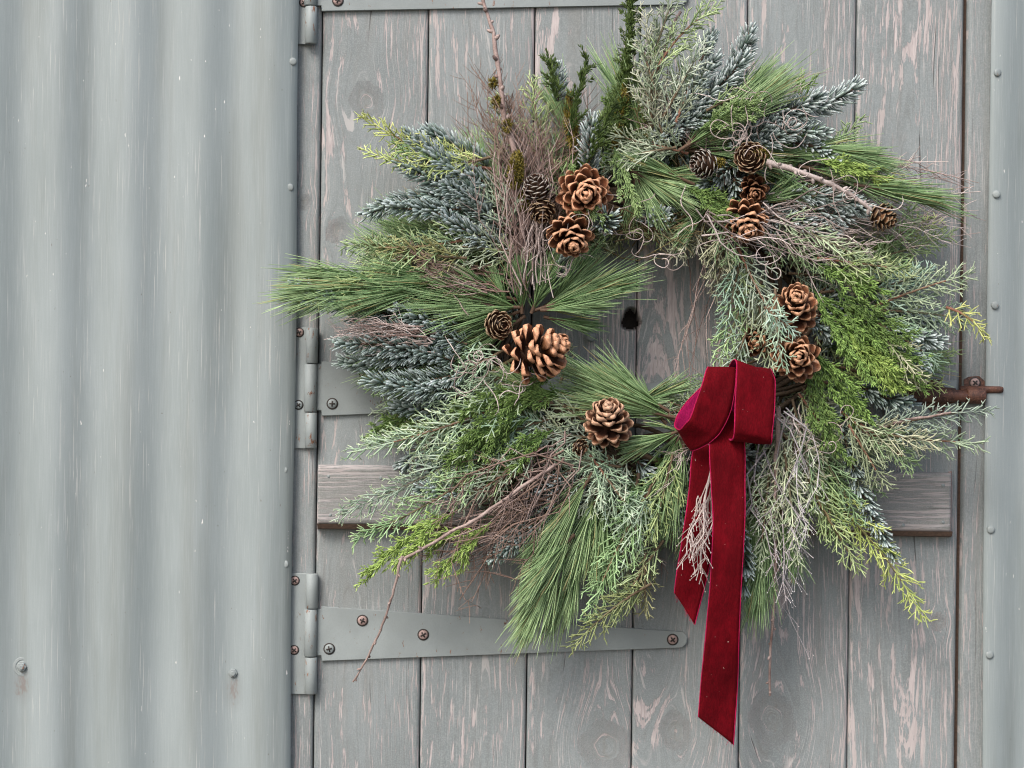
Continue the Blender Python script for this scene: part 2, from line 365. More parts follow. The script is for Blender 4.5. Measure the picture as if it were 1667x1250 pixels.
def board(name, x0, x1, z0, z1, yf, thick, mat, parent, seed, vertical=True, step=.0032, knots=(), d0=.03, holes=(), wearbias=0.0):
    q = np.random.RandomState(seed)
    def axis(a, b, lo, hi):
        if not (a < lo or b > hi): return np.linspace(a, b, max(2, int((b - a) / step)))
        lo2, hi2 = max(a, lo), min(b, hi)
        mid = np.linspace(lo2, hi2, int((hi2 - lo2) / step))
        pre = np.linspace(a, lo2, 8)[:-1] if a < lo2 else []; post = np.linspace(hi2, b, 8)[1:] if b > hi2 else []
        return np.concatenate([pre, mid, post])
    xs = axis(x0, x1, -.75, .75); zs = axis(z0, z1, ZC - .56, ZC + .56)
    X, Z = np.meshgrid(xs, zs)
    if vertical: A, B, a0, a1 = X, Z, x0, x1
    else: A, B, a0, a1 = Z, X, z0, z1
    W = a1 - a0
    cen = a0 + W * q.uniform(.3, .7) + .010 * snoise(B, q, 2.2, 2)
    Aw = A + .0016 * snoise(B, q, 9.0, 2) + .0004 * np.sin(B * 60 + A * 40)
    U = Aw - cen + (.22 if W < .09 else 0); U0 = U.copy()
    KN = np.zeros_like(A); dent = np.zeros_like(A); HOLE = np.zeros_like(A)
    for (kx, ky, kr, kind) in knots:
        kp = P(kx, ky); ka, kb = (kp[0], kp[2]) if vertical else (kp[2], kp[0])
        if not (a0 - .01 < ka < a1 + .01): continue
        r = kr * S
        u = A - ka; v = B - kb; th_ = np.arctan2(v, u); dist = np.sqrt(u * u + (v * .85) ** 2) * (1 + .09 * np.sin(th_ * 2 + kx) + .05 * np.sin(th_ * 5 + ky))
        sp = np.exp(-(v / (2.6 * r)) ** 2) * np.exp(-(u / (3.5 * r)) ** 2)
        U = U - np.sign(u) * r * 1.15 * sp * np.clip(np.abs(u) / (.5 * r), 0, 1)
        t = np.clip((dist - r * .75) / (r * .55), 0, 1)
        U = U * t + (dist * .9 + 1.3 * seed) * (1 - t)
        KN = np.maximum(KN, np.clip(1.3 - dist / r, 0, 1) ** .8 * (.62 + .38 * np.sin(dist / r * 11 + seed)) * (1.0 if kind else .75))
        dent += .0012 * np.exp(-(dist / (r * .9)) ** 2)
        cr = np.exp(-(np.abs(u * .9 + v * .25 * np.sin(v * 300)) / .0014) ** 2) * (dist < r * .7)
        KN = np.maximum(KN, cr * 1.5)
    dz = d0 * (1 + .45 * snoise(B, q, 3.0, 2)); G = np.sqrt(U * U + np.abs(dz) ** 2) * np.where(np.abs(U) < 9, 1, 1) + .35 * U
    wear = np.zeros_like(A)
    a = X * cT + (Z - ZC) * sT; b = -X * sT + (Z - ZC) * cT
    PX = 833.5 + a / S; PY = 625 - b / S
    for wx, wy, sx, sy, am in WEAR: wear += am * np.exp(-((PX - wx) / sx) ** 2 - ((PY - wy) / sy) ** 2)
    edge = np.minimum(A - a0, a1 - A)
    wear += .085 * np.exp(-(edge / .022) ** 2) * (1 + .6 * snoise(B, q, 9.)) + wearbias
    Y = yf + dent + .0011 * ((A - (a0 + a1) / 2) / W * 2) ** 2 * q.choice([-1, .6]) + .0005 * snoise(B, q, 6.) + .00018 * np.sin(G * 900)
    rb = .0026
    Y = Y + np.where(edge < rb, (rb - edge) ** 2 / rb * .9, 0)
    for hx, hy, hr in holes:
        hp = P(hx, hy); dd = np.sqrt((X - hp[0]) ** 2 + ((Z - hp[2]) * .8) ** 2) / (hr * S) + .12 * np.sin(np.arctan2(Z - hp[2], X - hp[0]) * 3)
        HOLE = np.maximum(HOLE, dd < .98); Y = Y + .022 * np.clip((1.12 - dd) / .18, 0, 1); KN = np.maximum(KN, np.clip(1.5 - dd, 0, 1) * 1.7)  # the same mask darkens the hole's walls, shade put into the colour
    n, m = X.shape
    V = np.stack([X, Y, Z], -1).reshape(-1, 3)
    i = (np.arange(n - 1)[:, None] * m + np.arange(m - 1)[None]).ravel()
    F = [np.stack([i, i + 1, i + 1 + m, i + m], -1)]
    if holes:
        dead = HOLE.ravel() > .5; F[0] = F[0][~dead[F[0]].all(axis=1)]
    loop = np.concatenate([np.arange(m), np.arange(1, n) * m + m - 1, (n - 1) * m + np.arange(m - 2, -1, -1), np.arange(n - 2, 0, -1) * m])
    Vb = V[loop].copy(); Vb[:, 1] = yf + thick; k = len(loop); j = np.arange(k); j2 = (j + 1) % k
    F.append(np.stack([loop[j], j + n * m, j2 + n * m, loop[j2]], -1))
    V = np.concatenate([V, Vb])
    f = lambda a: np.concatenate([a.ravel(), a.ravel()[loop]])
    GV = np.stack([f(G), f(B), seed * 3.7 + f(U0) * 24], -1)
    o = np.array([(x0 + x1) / 2, yf, (z0 + z1) / 2])
    me = mesh_from(name, V - o, np.concatenate(F), attrs={'grain': GV, 'wear': f(wear), 'knot': np.clip(f(KN), 0, 1.6)})
    par = np.array(parent.location) if parent else 0
    return link(name, me, [mat], parent, tuple(o - par))

# jambs
XDL, XDR = LX(518.5), LX(1561.5)
jl = board('door_jamb', LX(430), XDL - .0022, .02, 2.42, 0.001, .09, M_JAMB, None, 21, knots=[(494, 330, 8, 0)], d0=.05)
tag(jl, 'narrow weathered timber jamb between the wide corrugated wall and the door planks', 'door jamb', 'door jambs')
jr = board('door_jamb', XDR + .0062, LX(1650), .02, 2.42, -.001, .09, M_JAMB, None, 22, d0=.06, wearbias=-.03)
tag(jr, 'narrow weathered timber jamb behind the rusty bolt tip on the right', 'door jamb', 'door jambs')

# ------------------------------------------------------------------ door
door = tag(link('door', None, loc=((XDL + XDR) / 2, 0, .05)), 'grey green plank door with flaking paint, strap hinges and a rusty bolt', 'door')
DL = np.array(door.location)
JO = [518.5, 690.5, 863.5, 1035.5, 1210, 1387, 1561.5]
for i in range(6):
    gx = .0008
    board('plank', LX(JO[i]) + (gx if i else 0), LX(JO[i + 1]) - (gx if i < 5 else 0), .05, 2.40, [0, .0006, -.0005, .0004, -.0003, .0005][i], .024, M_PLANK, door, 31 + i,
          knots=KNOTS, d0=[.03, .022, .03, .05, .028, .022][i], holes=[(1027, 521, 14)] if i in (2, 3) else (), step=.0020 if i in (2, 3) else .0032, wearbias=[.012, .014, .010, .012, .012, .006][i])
b = BM(); b.box(XDL - .02, XDR + .03, .036, .06, .03, 2.41); b.build('dark_backing', M_BLACK, door, loc=tuple(-DL))  # near-black sheet added for the dark inside, seen through gaps and hole
b = BM(); b.box(XDR - .006, XDR + .02, .014, .034, .03, 2.41); b.build('door_stop', M_DARKWOOD, door, loc=tuple(-DL))
zt, zb = LZ(761, .02), LZ(856.5, .02)
bt = board('batten', LX(520, .02), LX(1550, .02), zb, zt, -.020, .0205, M_BATTEN, door, 51, vertical=False, d0=.05, wearbias=.0)
b = BM(); xa, xb = LX(519, .02), LX(1554, .02)   # the batten's chamfered lower lip, the brown shadow along it painted dark
b.poly([(xa, -.0195, zb), (xb, -.0195, zb), (xb + .0015, .001, zb), (xa - .0015, .001, zb), (xa, -.0155, zb - .0062), (xb, -.0155, zb - .0062), (xb + .0015, .001, zb - .0085), (xa - .0015, .001, zb - .0085)],
       [(0, 1, 5, 4), (4, 5, 6, 7), (3, 2, 1, 0), (1, 2, 6, 5), (0, 4, 7, 3)])
b.build('batten_lip', M_DARKWOOD, door, loc=tuple(-DL))
b = BM(); b.poly([(LX(1550, .02), -.0193, zb), (LX(1550, .02), -.0193, zt), (LX(1556, .02), -.004, zt + .002), (LX(1556, .02), -.004, zb - .003), (LX(1550, .02), .0008, zb), (LX(1550, .02), .0008, zt), (LX(1556, .02), .0008, zt + .002), (LX(1556, .02), .0008, zb - .003)],
                 [(0, 3, 2, 1), (1, 2, 6, 5), (0, 4, 7, 3), (3, 7, 6, 2)])
b.build('batten_end', M_RSCREW, door, loc=tuple(-DL))
for x, y in ((535, 775), (538, 838), (620, 778), (700, 845), (1535, 790), (1535, 850), (1470, 855)): put_nail(x, y, .0195, door, .5)
b = BM(); p = P(962, 549, 0); b.lathe([(.0025, .003), (.0025, -.006), (.0058, -.007), (.0066, -.0095), (.004, -.0115)], p, n=12); b.build('nail', M_HEAD, door, True, tuple(-DL))

# strap hinges
def screw(parent, px, py, d, rusty, big=1.0, base=None):
    p = P(px, py, d); b = BM(); r = .0060 * big
    b.lathe([(r, .0008), (r, -.0009), (r * .8, -.0019), (r * .3, -.0022)], (0, 0, 0), n=16, m=0)
    l, t = r * .62, r * .15
    b.box(-l, l, -.0027, -.0015, -t, t, 1); b.box(-t, t, -.0029, -.0015, -l, l, 1)
    o = b.build('screw', [M_RSCREW if rusty else M_HEAD, M_SLOT], parent, True, tuple(p - base))
    o.rotation_euler = (0, random.uniform(0, 1.5), 0)
    b = BM(); b.lathe([(r * 1.28, .0006), (r * 1.28, -.0004), (r * 1.02, -.0004)], (0, 0, 0), n=16)
    b.build('screw_recess', M_SLOT, o, True)
def hinge(y_top, y_bot, yc_tip, xtip, screws, lscrews, ylo, yhi, knuck, rusty_label):
    """heights are photo rows at the hinge's own end"""
    xl = 516; d = .0045
    z = lambda px, py: P(px, py, d)
    pts = [(xl, y_top + 3), (xl + 7, y_top + 3), (xl + 7, y_top - 1), (xtip - 14, yc_tip - 13), (xtip - 5, yc_tip - 12), (xtip, yc_tip - 4), (xtip - 1, yc_tip + 6), (xtip - 8, yc_tip + 13), (xl + 8, y_bot), (xl + 7, y_bot - 9), (xl, y_bot - 9)]
    V = [z(*q) for q in pts]; n = len(V)
    cen = sum(V) / n
    Vi = [v + np.array([0, -.0006, 0]) + (cen - v) * np.array([.004, 0, .02]) for v in V]; Vb = [v * np.array([1, 0, 1]) + np.array([0, -.0004, 0]) for v in V]
    b = BM(); V2 = Vi + V + Vb
    F = [tuple(range(n))] + [(k, n + k, n + (k + 1) % n, (k + 1) % n) for k in range(n)] + [(n + k, 2 * n + k, 2 * n + (k + 1) % n, n + (k + 1) % n) for k in range(n)]
    base = P(xl, (y_top + y_bot) / 2, 0)
    b.poly([v - base for v in V2], F)
    st = b.build('strap_hinge', M_STRAP, door, False, tuple(base - DL)); st['label'] = rusty_label
    # barrel of three knuckles
    xm = P(507, (ylo + yhi) / 2, .008)[0]
    cuts = [ylo, knuck[0], knuck[1], yhi]
    for k in range(3):
        za, zb_ = P(507, cuts[k + 1], .008)[2] + .0005, P(507, cuts[k], .008)[2] - .0005
        r = .0079 if k != 1 else .0083; dx = -.0012 if k == 1 else 0
        b = BM(); b.lathe([(r * .86, za), (r, za + .001), (r, (za + zb_) / 2), (r, zb_ - .001), (r * .86, zb_)], (xm + dx - base[0], -.0078 - base[1], -base[2]), axis='z', n=20)
        b.build('knuckle', M_BARREL, st, True)
    za, zb_ = P(492, yhi, .003)[2], P(492, ylo, .003)[2]
    b = BM(); b.box(LX(470) - base[0], xm - .002 - base[0], -.0036 - base[1], -.0002 - base[1], za - base[2], zb_ - base[2], 0, .0008); b.build('hinge_leaf', M_STRAP, st)
    for sx, sy, ru in screws: screw(st, sx, sy, d + .0008, ru, 1.0, base)
    for sx, sy, ru in lscrews: screw(st, sx, sy, .0036, ru, .85, base)
hinge(-62, 18, -6, 1120, [(550, 1, True)], [(495, 4, True)], -100, 72, (-45, 10), 'topmost strap hinge, cut off by the top of the picture')
hinge(589, 677, 640, 1118, [(541, 657, False), (594, 609, True)], [(487, 541, True), (486, 659, False)], 533, 730, (592, 671), 'middle strap hinge, its strap running under the wreath')
hinge(988, 1076, 1041, 1119, [(536, 1056, False), (590, 1010, True), (689, 1033, True), (1095, 1041, True)], [(480, 945, True), (479, 1058, True)], 933, 1130, (991, 1069), 'lowest strap hinge with three rusty screws')

# sliding bolt on the door's right edge
pb = P(1530, 645, 0)
b = BM(); q0, q1 = P(1440, 618, 0), P(1556, 681, 0)
b.box(q0[0], q1[0], -.003, -.0002, q1[2], q0[2], 0, .0008); kp = b.build('bolt_plate', M_STRAP, door, False, tuple(-DL))
b = BM(); q0, q1 = P(1455, 624, 0), P(1551, 668, 0)
V = [P(1452, 622, .0055), P(1510, 626, .0055), P(1516, 617, .0055), P(1532, 619, .0055), P(1538, 630, .0055), P(1556, 632, .0055), P(1556, 655, .0055), P(1542, 658, .0055), P(1536, 671, .0055), P(1518, 672, .0055), P(1508, 660, .0055), P(1452, 663, .0055)]
n = len(V); b.poly([v - pb for v in V] + [v * np.array([1, 0, 1]) + np.array([0, -.003, 0]) - pb for v in V], [tuple(range(n))] + [(k, n + k, n + (k + 1) % n, (k + 1) % n) for k in range(n)])
db = b.build('sliding_bolt', M_RUST, door, False, tuple(pb - DL)); db['label'] = 'rusty barrel bolt lying across the gap to the jamb'
b = BM(); b.lathe([(.0075, -.075), (.0088, -.073), (.0092, -.03), (.0096, -.028), (.0096, -.024), (.0090, -.022), (.0090, .010), (.0082, .013), (.0078, .016), (.0078, .040), (.006, .0415)], P(1530, 644, .013) - pb, axis='x', n=18, jit=.015)
b.build('barrel', M_RUST, db, True)
b = BM(); p = P(1600, 634, .011) - pb
b.lathe([(.0042, -.030), (.0048, .014), (.0046, .022), (.0036, .026)], p, axis='x', n=12, jit=.04); b.build('handle', M_RUST, db, True)
for sx, sy in ((1526, 627), (1527, 667)): screw(db, sx, sy, .0056, True, .8, pb)
# keep on the jamb
b = BM(); pk = P(1588, 632, 0)
V = [P(1570, 618, .006), P(1578, 613, .006), P(1594, 612, .006), P(1603, 620, .006), P(1603, 640, .006), P(1596, 655, .006), P(1570, 656, .006)]
n = len(V); b.poly([v - pk for v in V] + [v * np.array([1, 0, 1]) + np.array([0, -.0012, 0]) - pk for v in V], [tuple(range(n))] + [(k, n + k, n + (k + 1) % n, (k + 1) % n) for k in range(n)])
JRL = np.array(jr.location)
ke = b.build('bolt_keep', M_RUST, jr, False, tuple(pk - JRL))
b = BM(); b.lathe([(.0098, -.011), (.0108, -.009), (.0108, .011), (.0095, .013)], P(1587, 644, .013) - pk, axis='x', n=18, jit=.02); b.build('staple', M_RUST, ke, True)
screw(ke, 1587, 623, .0062, True, 1.0, pk)

# ------------------------------------------------------------------ wreath
WC = P(1060, 525, .05)
wreath = tag(link('wreath', None, loc=tuple(WC)), 'bushy round wreath of mixed evergreens and twigs hanging on the plank door', 'wreath')
OUT = np.array([0., -1., 0.])
def bez(p0, p1, bend, dep=0.0):
    """curve from p0 to p1, bend = sideways sag as a share of the length, dep = bulge towards the viewer"""
    L = np.linalg.norm(p1 - p0); t = nrm(p1 - p0); s = nrm(np.cross(t, OUT))
    c = (p0 + p1) / 2 + s * bend * L * 2 + OUT * dep * 2
    f = lambda u: ((1 - u) ** 2)[:, None] * p0 + (2 * u * (1 - u))[:, None] * c + (u ** 2)[:, None] * p1
    g = lambda u: nrm((2 * (1 - u))[:, None] * (c - p0) + (2 * u)[:, None] * (p1 - c))
    return f, g, L
def lerp(a, b, t): return np.asarray(a)[None] * (1 - t)[:, None] + np.asarray(b)[None] * t[:, None]
def stem(name, f, rad0, rad1, col, parent, origin, n=8, u1=1.0):
    G = Geo(); u = np.linspace(0, u1, n); p = f(u)[None]
    G.tubes(p, np.linspace(rad0, rad1, n)[None], np.tile(np.array(col), (1, n, 1)), K=5)
    V = np.concatenate(G.V) - origin
    return link(name, mesh_from(name, V, np.concatenate(G.F), np.concatenate(G.C)), [M_TWIG], parent)
def frame(T):
    s = nrm(np.cross(T, OUT[None])); o = np.cross(s, T); return s, o
BROWN = (.12, .075, .05)
def fir(b, t, nl=21, frost=.6, bend=.05, db=.07, dt=.08, dens=1.0, name='fir_sprig'):
    p0, p1 = P(*b, db), P(*t, dt); f, g, L = bez(p0, p1, bend * random.choice([-1, 1]), .004)
    n = int(L / .0030 * dens) * 5
    u = np.sort(rs.uniform(.0, 1, n)); T = g(u); s, o = frame(T)
    ph = np.radians(rs.choice([rs.uniform(-35, 215, n), rs.uniform(-10, 60, n), rs.uniform(120, 190, n)][0:1])[0] if 0 else np.where(rs.rand(n) < .45, rs.uniform(25, 155, n), np.where(rs.rand(n) < .5, rs.uniform(-40, 35, n), rs.uniform(145, 220, n))))
    al = np.radians(rs.uniform(50, 74, n) - 26 * np.clip((u - .8) / .2, 0, 1))
    ln = nl * .98 * S * rs.uniform(.75, 1.1, n) * (.72 + .28 * np.sin(np.pi * np.clip(u * .92 + .06, 0, 1)))
    rad = np.cos(ph)[:, None] * s + np.sin(ph)[:, None] * o
    dr = np.cos(al)[:, None] * T + np.sin(al)[:, None] * rad
    A = f(u) + rad * .0012
    B_ = A + dr * (ln * .55)[:, None]; C_ = A + (dr * .95 + T * .22 + o * .10) * ln[:, None]
    pts = np.stack([A, B_, A + (C_ - A) * .88 + 0, C_], 1)
    w = .00155 * rs.uniform(.85, 1.15, n)
    rad_ = np.stack([w * .5, w * 1.0, w * 1.05, w * .62], 1)
    fz = np.clip(frost + rs.normal(0, .22, n), 0, 1)
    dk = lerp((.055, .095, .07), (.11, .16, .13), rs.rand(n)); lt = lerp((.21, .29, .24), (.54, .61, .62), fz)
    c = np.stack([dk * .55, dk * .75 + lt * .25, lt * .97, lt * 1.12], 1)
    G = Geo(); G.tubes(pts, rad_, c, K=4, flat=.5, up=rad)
    ob = G.build(name, M_LEAF, wreath, p0); stem('stem', f, .0019, .0012, BROWN, ob, p0)
    return ob
def pine(b, t, n=260, spread=15, tone=.5, bend=.05, db=.07, dt=.08, nl=None, droop=.0, start=.1, name='pine_sprig', width=.00072):
    p0, p1 = P(*b, db), P(*t, dt); f, g, L = bez(p0, p1, bend, .004)
    n = int(n * .95)
    nlen = (nl * S) if nl else L * .62
    smax = max(.12, 1 - nlen / L * .92)
    u = rs.uniform(start * smax, smax, n); T = g(u); s, o = frame(T)
    ph = rs.uniform(0, 2 * np.pi, n); al = np.radians(np.abs(rs.normal(0, spread, n)) + 3)
    # bundles: neighbouring needles share a direction
    kb = rs.randint(0, max(3, n // 5), n); phb = rs.uniform(0, 2 * np.pi, n)[kb]; alb = np.radians(np.abs(rs.normal(0, spread, n)) + 2)[kb]; ub = u[kb]
    m = rs.rand(n) < .75; ph = np.where(m, phb + rs.normal(0, .12, n), ph); al = np.where(m, alb + rs.normal(0, .03, n), al); u = np.where(m, np.clip(ub + rs.normal(0, .012, n), 0, 1), u)
    T = g(u); s, o = frame(T)
    rad = np.cos(ph)[:, None] * s + (np.sin(ph) * .75)[:, None] * o
    dr = np.cos(al)[:, None] * T + np.sin(al)[:, None] * rad
    ln = nlen * rs.uniform(.72, 1.12, n)
    A = f(u); cv = rs.normal(0, .06, (n, 3)) + np.array([0, 0, -1]) * droop + (T - dr) * .25
    v = np.linspace(0, 1, 5)
    pts = A[:, None] + dr[:, None] * (ln[:, None] * v)[:, :, None] + cv[:, None] * (ln[:, None] * v ** 2)[:, :, None]
    pts[:, :, 1] = np.minimum(pts[:, :, 1], -.004)
    w = width * rs.uniform(.85, 1.2, n); rad_ = w[:, None] * np.array([.8, 1, 1, .85, .3])[None]
    q = np.clip(tone + rs.normal(0, .25, n), 0, 1)
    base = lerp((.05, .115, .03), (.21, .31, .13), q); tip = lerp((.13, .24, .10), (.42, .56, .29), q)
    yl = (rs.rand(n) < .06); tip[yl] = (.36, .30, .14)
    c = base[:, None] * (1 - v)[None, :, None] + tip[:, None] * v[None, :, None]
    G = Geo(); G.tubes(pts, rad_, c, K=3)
    ob = G.build(name, M_LEAF, wreath, p0); stem('stem', f, .0026, .0016, BROWN, ob, p0, u1=smax)
    return ob
PAL_J = {'blue': ((.17, .26, .17), (.46, .57, .44)), 'green': ((.13, .215, .085), (.38, .50, .27)), 'lime': ((.20, .28, .07), (.52, .59, .25)), 'grey': ((.16, .195, .12), (.41, .46, .33)), 'olive': ((.11, .14, .06), (.30, .33, .17))}
def juniper(b, t, w=55, pal='blue', bend=.05, db=.075, dt=.085, step=11.5, l2=16, tipcol=None, rad=.00104, flatn=.5, stemcol=(.16, .11, .07), name='juniper_sprig'):
    p0, p1 = P(*b, db), P(*t, dt); f, g, L = bez(p0, p1, bend, .004)
    j_ = rs.uniform(.8, 1.15) * np.array([rs.uniform(.9, 1.15), 1, rs.uniform(.85, 1.1)]); c0, c1 = np.array(PAL_J[pal][0]) * j_, np.array(PAL_J[pal][1]) * j_
    n1 = max(6, int(L / S / step)) * 2
    u = np.linspace(.06, .97, n1) + rs.normal(0, .006, n1); u = np.clip(u, 0, .99); T = g(u); s, o = frame(T)
    sg = np.where(np.arange(n1) % 2 == 0, 1., -1.); ps = rs.normal(0, flatn, n1) + .15
    al = np.radians(rs.uniform(30, 55, n1))
    rd = (sg * np.cos(ps))[:, None] * s + np.sin(ps)[:, None] * o
    d1 = nrm(np.cos(al)[:, None] * T + np.sin(al)[:, None] * rd + rs.normal(0, .10, (n1, 3)))
    l1 = S * (w * np.clip(1.05 - u, .0, 1) ** .75 * rs.uniform(.55, 1.1, n1) + 7)
    v = np.linspace(0, 1, 4)
    A1 = f(u); cv = nrm(T) * .22 + rs.normal(0, .07, (n1, 3)) + np.array([0, 0, -.06])
    pts1 = A1[:, None] + d1[:, None] * (l1[:, None] * v)[:, :, None] + cv[:, None] * (l1[:, None] * v ** 2)[:, :, None]
    pts1[:, :, 1] = np.minimum(pts1[:, :, 1], -.003)
    G = Geo()
    q = np.clip(rs.normal(.5, .28, n1), 0, 1); cc = lerp(c0, c1, q)
    tc = np.array(tipcol) if tipcol is not None else np.array(c1) * 1.12
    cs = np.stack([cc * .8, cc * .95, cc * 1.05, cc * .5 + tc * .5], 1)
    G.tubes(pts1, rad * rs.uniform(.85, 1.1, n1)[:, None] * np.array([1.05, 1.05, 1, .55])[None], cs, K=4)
    # second order branchlets
    m = np.maximum(1, (l1 / S / 7.5).astype(int)); idx = np.repeat(np.arange(n1), m); N = len(idx)
    if N:
        k = np.concatenate([np.arange(x) for x in m]); uu = np.clip((k + .6 + rs.uniform(-.2, .2, N)) / m[idx], .12, .97)
        D1, L1, C1 = d1[idx], l1[idx], cv[idx]
        A2 = A1[idx] + D1 * (L1 * uu)[:, None] + C1 * (L1 * uu ** 2)[:, None]
        T2 = nrm(D1 + C1 * (2 * uu)[:, None]); s2, o2 = frame(T2)
        sg2 = np.where(k % 2 == 0, 1., -1.); ps2 = rs.normal(0, flatn * 1.1, N)
        rd2 = (sg2 * np.cos(ps2))[:, None] * s2 + np.sin(ps2)[:, None] * o2; a2 = np.radians(rs.uniform(32, 60, N))
        d2 = np.cos(a2)[:, None] * T2 + np.sin(a2)[:, None] * rd2
        l_2 = S * l2 * rs.uniform(.5, 1.2, N) * (1.1 - .55 * uu)
        v2 = np.array([0, .5, 1.]); pts2 = A2[:, None] + d2[:, None] * (l_2[:, None] * v2)[:, :, None] + (T2 * .18)[:, None] * (l_2[:, None] * v2 ** 2)[:, :, None]
        q2 = np.clip(rs.normal(.55, .28, N), 0, 1); cc = lerp(c0, c1, q2)
        G.tubes(pts2, rad * .9 * rs.uniform(.8, 1.1, N)[:, None] * np.array([1.0, 1.0, .5])[None], np.stack([cc * .9, cc * 1.05, cc * .5 + tc * .55], 1), K=3)
        m3 = rs.rand(N) < .55; i3 = np.where(m3)[0]
        d3 = nrm(d2[i3] * .8 + rs.normal(0, .5, (len(i3), 3))); l3 = S * 6.5 * rs.uniform(.6, 1.3, len(i3)); A3 = A2[i3] + d2[i3] * (l_2[i3] * .5)[:, None]
        pts3 = A3[:, None] + d3[:, None] * (l3[:, None] * np.array([0, 1.]))[:, :, None]
        G.tubes(pts3, rad * .8 * np.tile(np.array([1, .5]), (len(i3), 1)), np.stack([cc[i3], cc[i3] * .4 + tc * .6], 1), K=3)
    un = np.linspace(.3, 1, 10); ob_c = lerp(c0, c1, un) * .9
    G.tubes(f(un)[None], np.linspace(rad * 1.5, rad * .6, 10)[None], ob_c[None], K=5)
    ob = G.build(name, M_LEAF, wreath, p0); stem('stem', f, .0021, .0011, stemcol, ob, p0, u1=.75)
    return ob
PAL_C = {'bright': ((.05, .11, .022), (.29, .45, .12)), 'lime': ((.13, .23, .04), (.40, .53, .15)), 'dark': ((.026, .052, .012), (.085, .13, .03)), 'mid': ((.065, .13, .03), (.19, .29, .08)), 'pale': ((.13, .22, .07), (.31, .42, .18)), 'teal': ((.07, .13, .07), (.2, .30, .18))}
def cedar(b, t, w=60, pal='bright', bend=.05, db=.08, dt=.09, step=24, sc=8.5, name='cedar_sprig', flatn=.5, ang=(14, 30), thick=1.0):
    p0, p1 = P(*b, db), P(*t, dt); f, g, L = bez(p0, p1, bend, .004)
    c0, c1 = PAL_C[pal]; G = Geo()
    n1 = max(4, int(L / S / step)) * 2 if w > 0 else 0
    starts, dirs, lens, cvs = [], [], [], []
    if n1:
        u = np.clip(np.linspace(.05, .93, n1) + rs.normal(0, .01, n1), 0, .98); T = g(u); s, o = frame(T)
        sg = np.where(np.arange(n1) % 2 == 0, 1., -1.); ps = rs.normal(0, flatn, n1) + .2; al = np.radians(rs.uniform(*ang, n1))
        d1 = nrm(np.cos(al)[:, None] * T + np.sin(al)[:, None] * ((sg * np.cos(ps))[:, None] * s + np.sin(ps)[:, None] * o))
        l1 = S * (w * 1.25 * np.clip(1.0 - u * .75, 0, 1) * rs.uniform(.5, 1.2, n1) + 10)
        A1 = f(u); cv = T * .15 + np.array([0, 0, -.12]) + rs.normal(0, .05, (n1, 3))
    # every axis (spine and side shoots) carries tight little scale leaves
    def leaves(A, Tn, size, q):
        N = len(A); s, o = frame(Tn); ph = rs.uniform(0, 2 * np.pi, N); al = np.radians(rs.uniform(18, 40, N))
        rd = np.cos(ph)[:, None] * s + np.sin(ph)[:, None] * o
        d = np.cos(al)[:, None] * Tn + np.sin(al)[:, None] * rd; ln = size * S * rs.uniform(.7, 1.2, N)
        pts = np.stack([A + rd * .0004, A + rd * .0009 + d * (ln * .55)[:, None], A + d * ln[:, None] * .98 + rd * .0004], 1)
        c = lerp(c0, c1, np.clip(q + rs.normal(0, .22, N), 0, 1))
        G.tubes(pts, thick * .00072 * np.tile(np.array([.9, 1.0, .25]), (N, 1)), np.stack([c * .75, c, c * 1.12], 1), K=3)
    ns = int(L / S / 2.2) * 3; us = rs.uniform(.05, 1, ns); leaves(f(us), g(us), sc * 1.15, .35 + .4 * us)
    if n1:
        m = np.maximum(4, (l1 / S / 2.6).astype(int) * 3); idx = np.repeat(np.arange(n1), m); uu = rs.uniform(0, 1, len(idx))
        A = A1[idx] + d1[idx] * (l1[idx] * uu)[:, None] + cv[idx] * (l1[idx] * uu ** 2)[:, None]
        leaves(A, nrm(d1[idx] + cv[idx] * (2 * uu)[:, None]), sc, .25 + .55 * uu)
        # short tertiary shoots
        m2 = np.maximum(1, (l1 / S / 20).astype(int)) * 2; i2 = np.repeat(np.arange(n1), m2); u2 = rs.uniform(.2, .9, len(i2))
        B0 = A1[i2] + d1[i2] * (l1[i2] * u2)[:, None] + cv[i2] * (l1[i2] * u2 ** 2)[:, None]
        s_, o_ = frame(d1[i2]); sg = rs.choice([-1., 1.], len(i2)); d2 = nrm(d1[i2] * .85 + s_ * (sg * .42)[:, None] + o_ * rs.normal(.1, .25, len(i2))[:, None]); l2 = S * rs.uniform(10, 24, len(i2))
        k = 11; j = np.repeat(np.arange(len(i2)), k); w2 = rs.uniform(0, 1, len(j)); leaves(B0[j] + d2[j] * (l2[j] * w2)[:, None], d2[j], sc * .9, .4 + .5 * w2)
        v = np.linspace(0, 1, 4); pts1 = A1[:, None] + d1[:, None] * (l1[:, None] * v)[:, :, None] + cv[:, None] * (l1[:, None] * v ** 2)[:, :, None]
        cc = lerp(c0, c1, np.full(n1, .3)); G.tubes(pts1, thick * .0008 * np.tile(np.array([1.2, 1, .8, .4]), (n1, 1)), np.repeat(cc[:, None], 4, 1), K=3)
    ob = G.build(name, M_LEAF, wreath, p0); stem('stem', f, .0016, .0008, tuple(np.array(c0) * .9), ob, p0)
    return ob
PAL_T = {'brown': ((.11, .065, .048), (.30, .21, .17)), 'pink': ((.17, .11, .095), (.42, .33, .30)), 'pale': ((.27, .21, .19), (.58, .50, .47)), 'silver': ((.30, .26, .27), (.60, .57, .58)), 'moss': ((.13, .10, .045), (.25, .19, .10))}
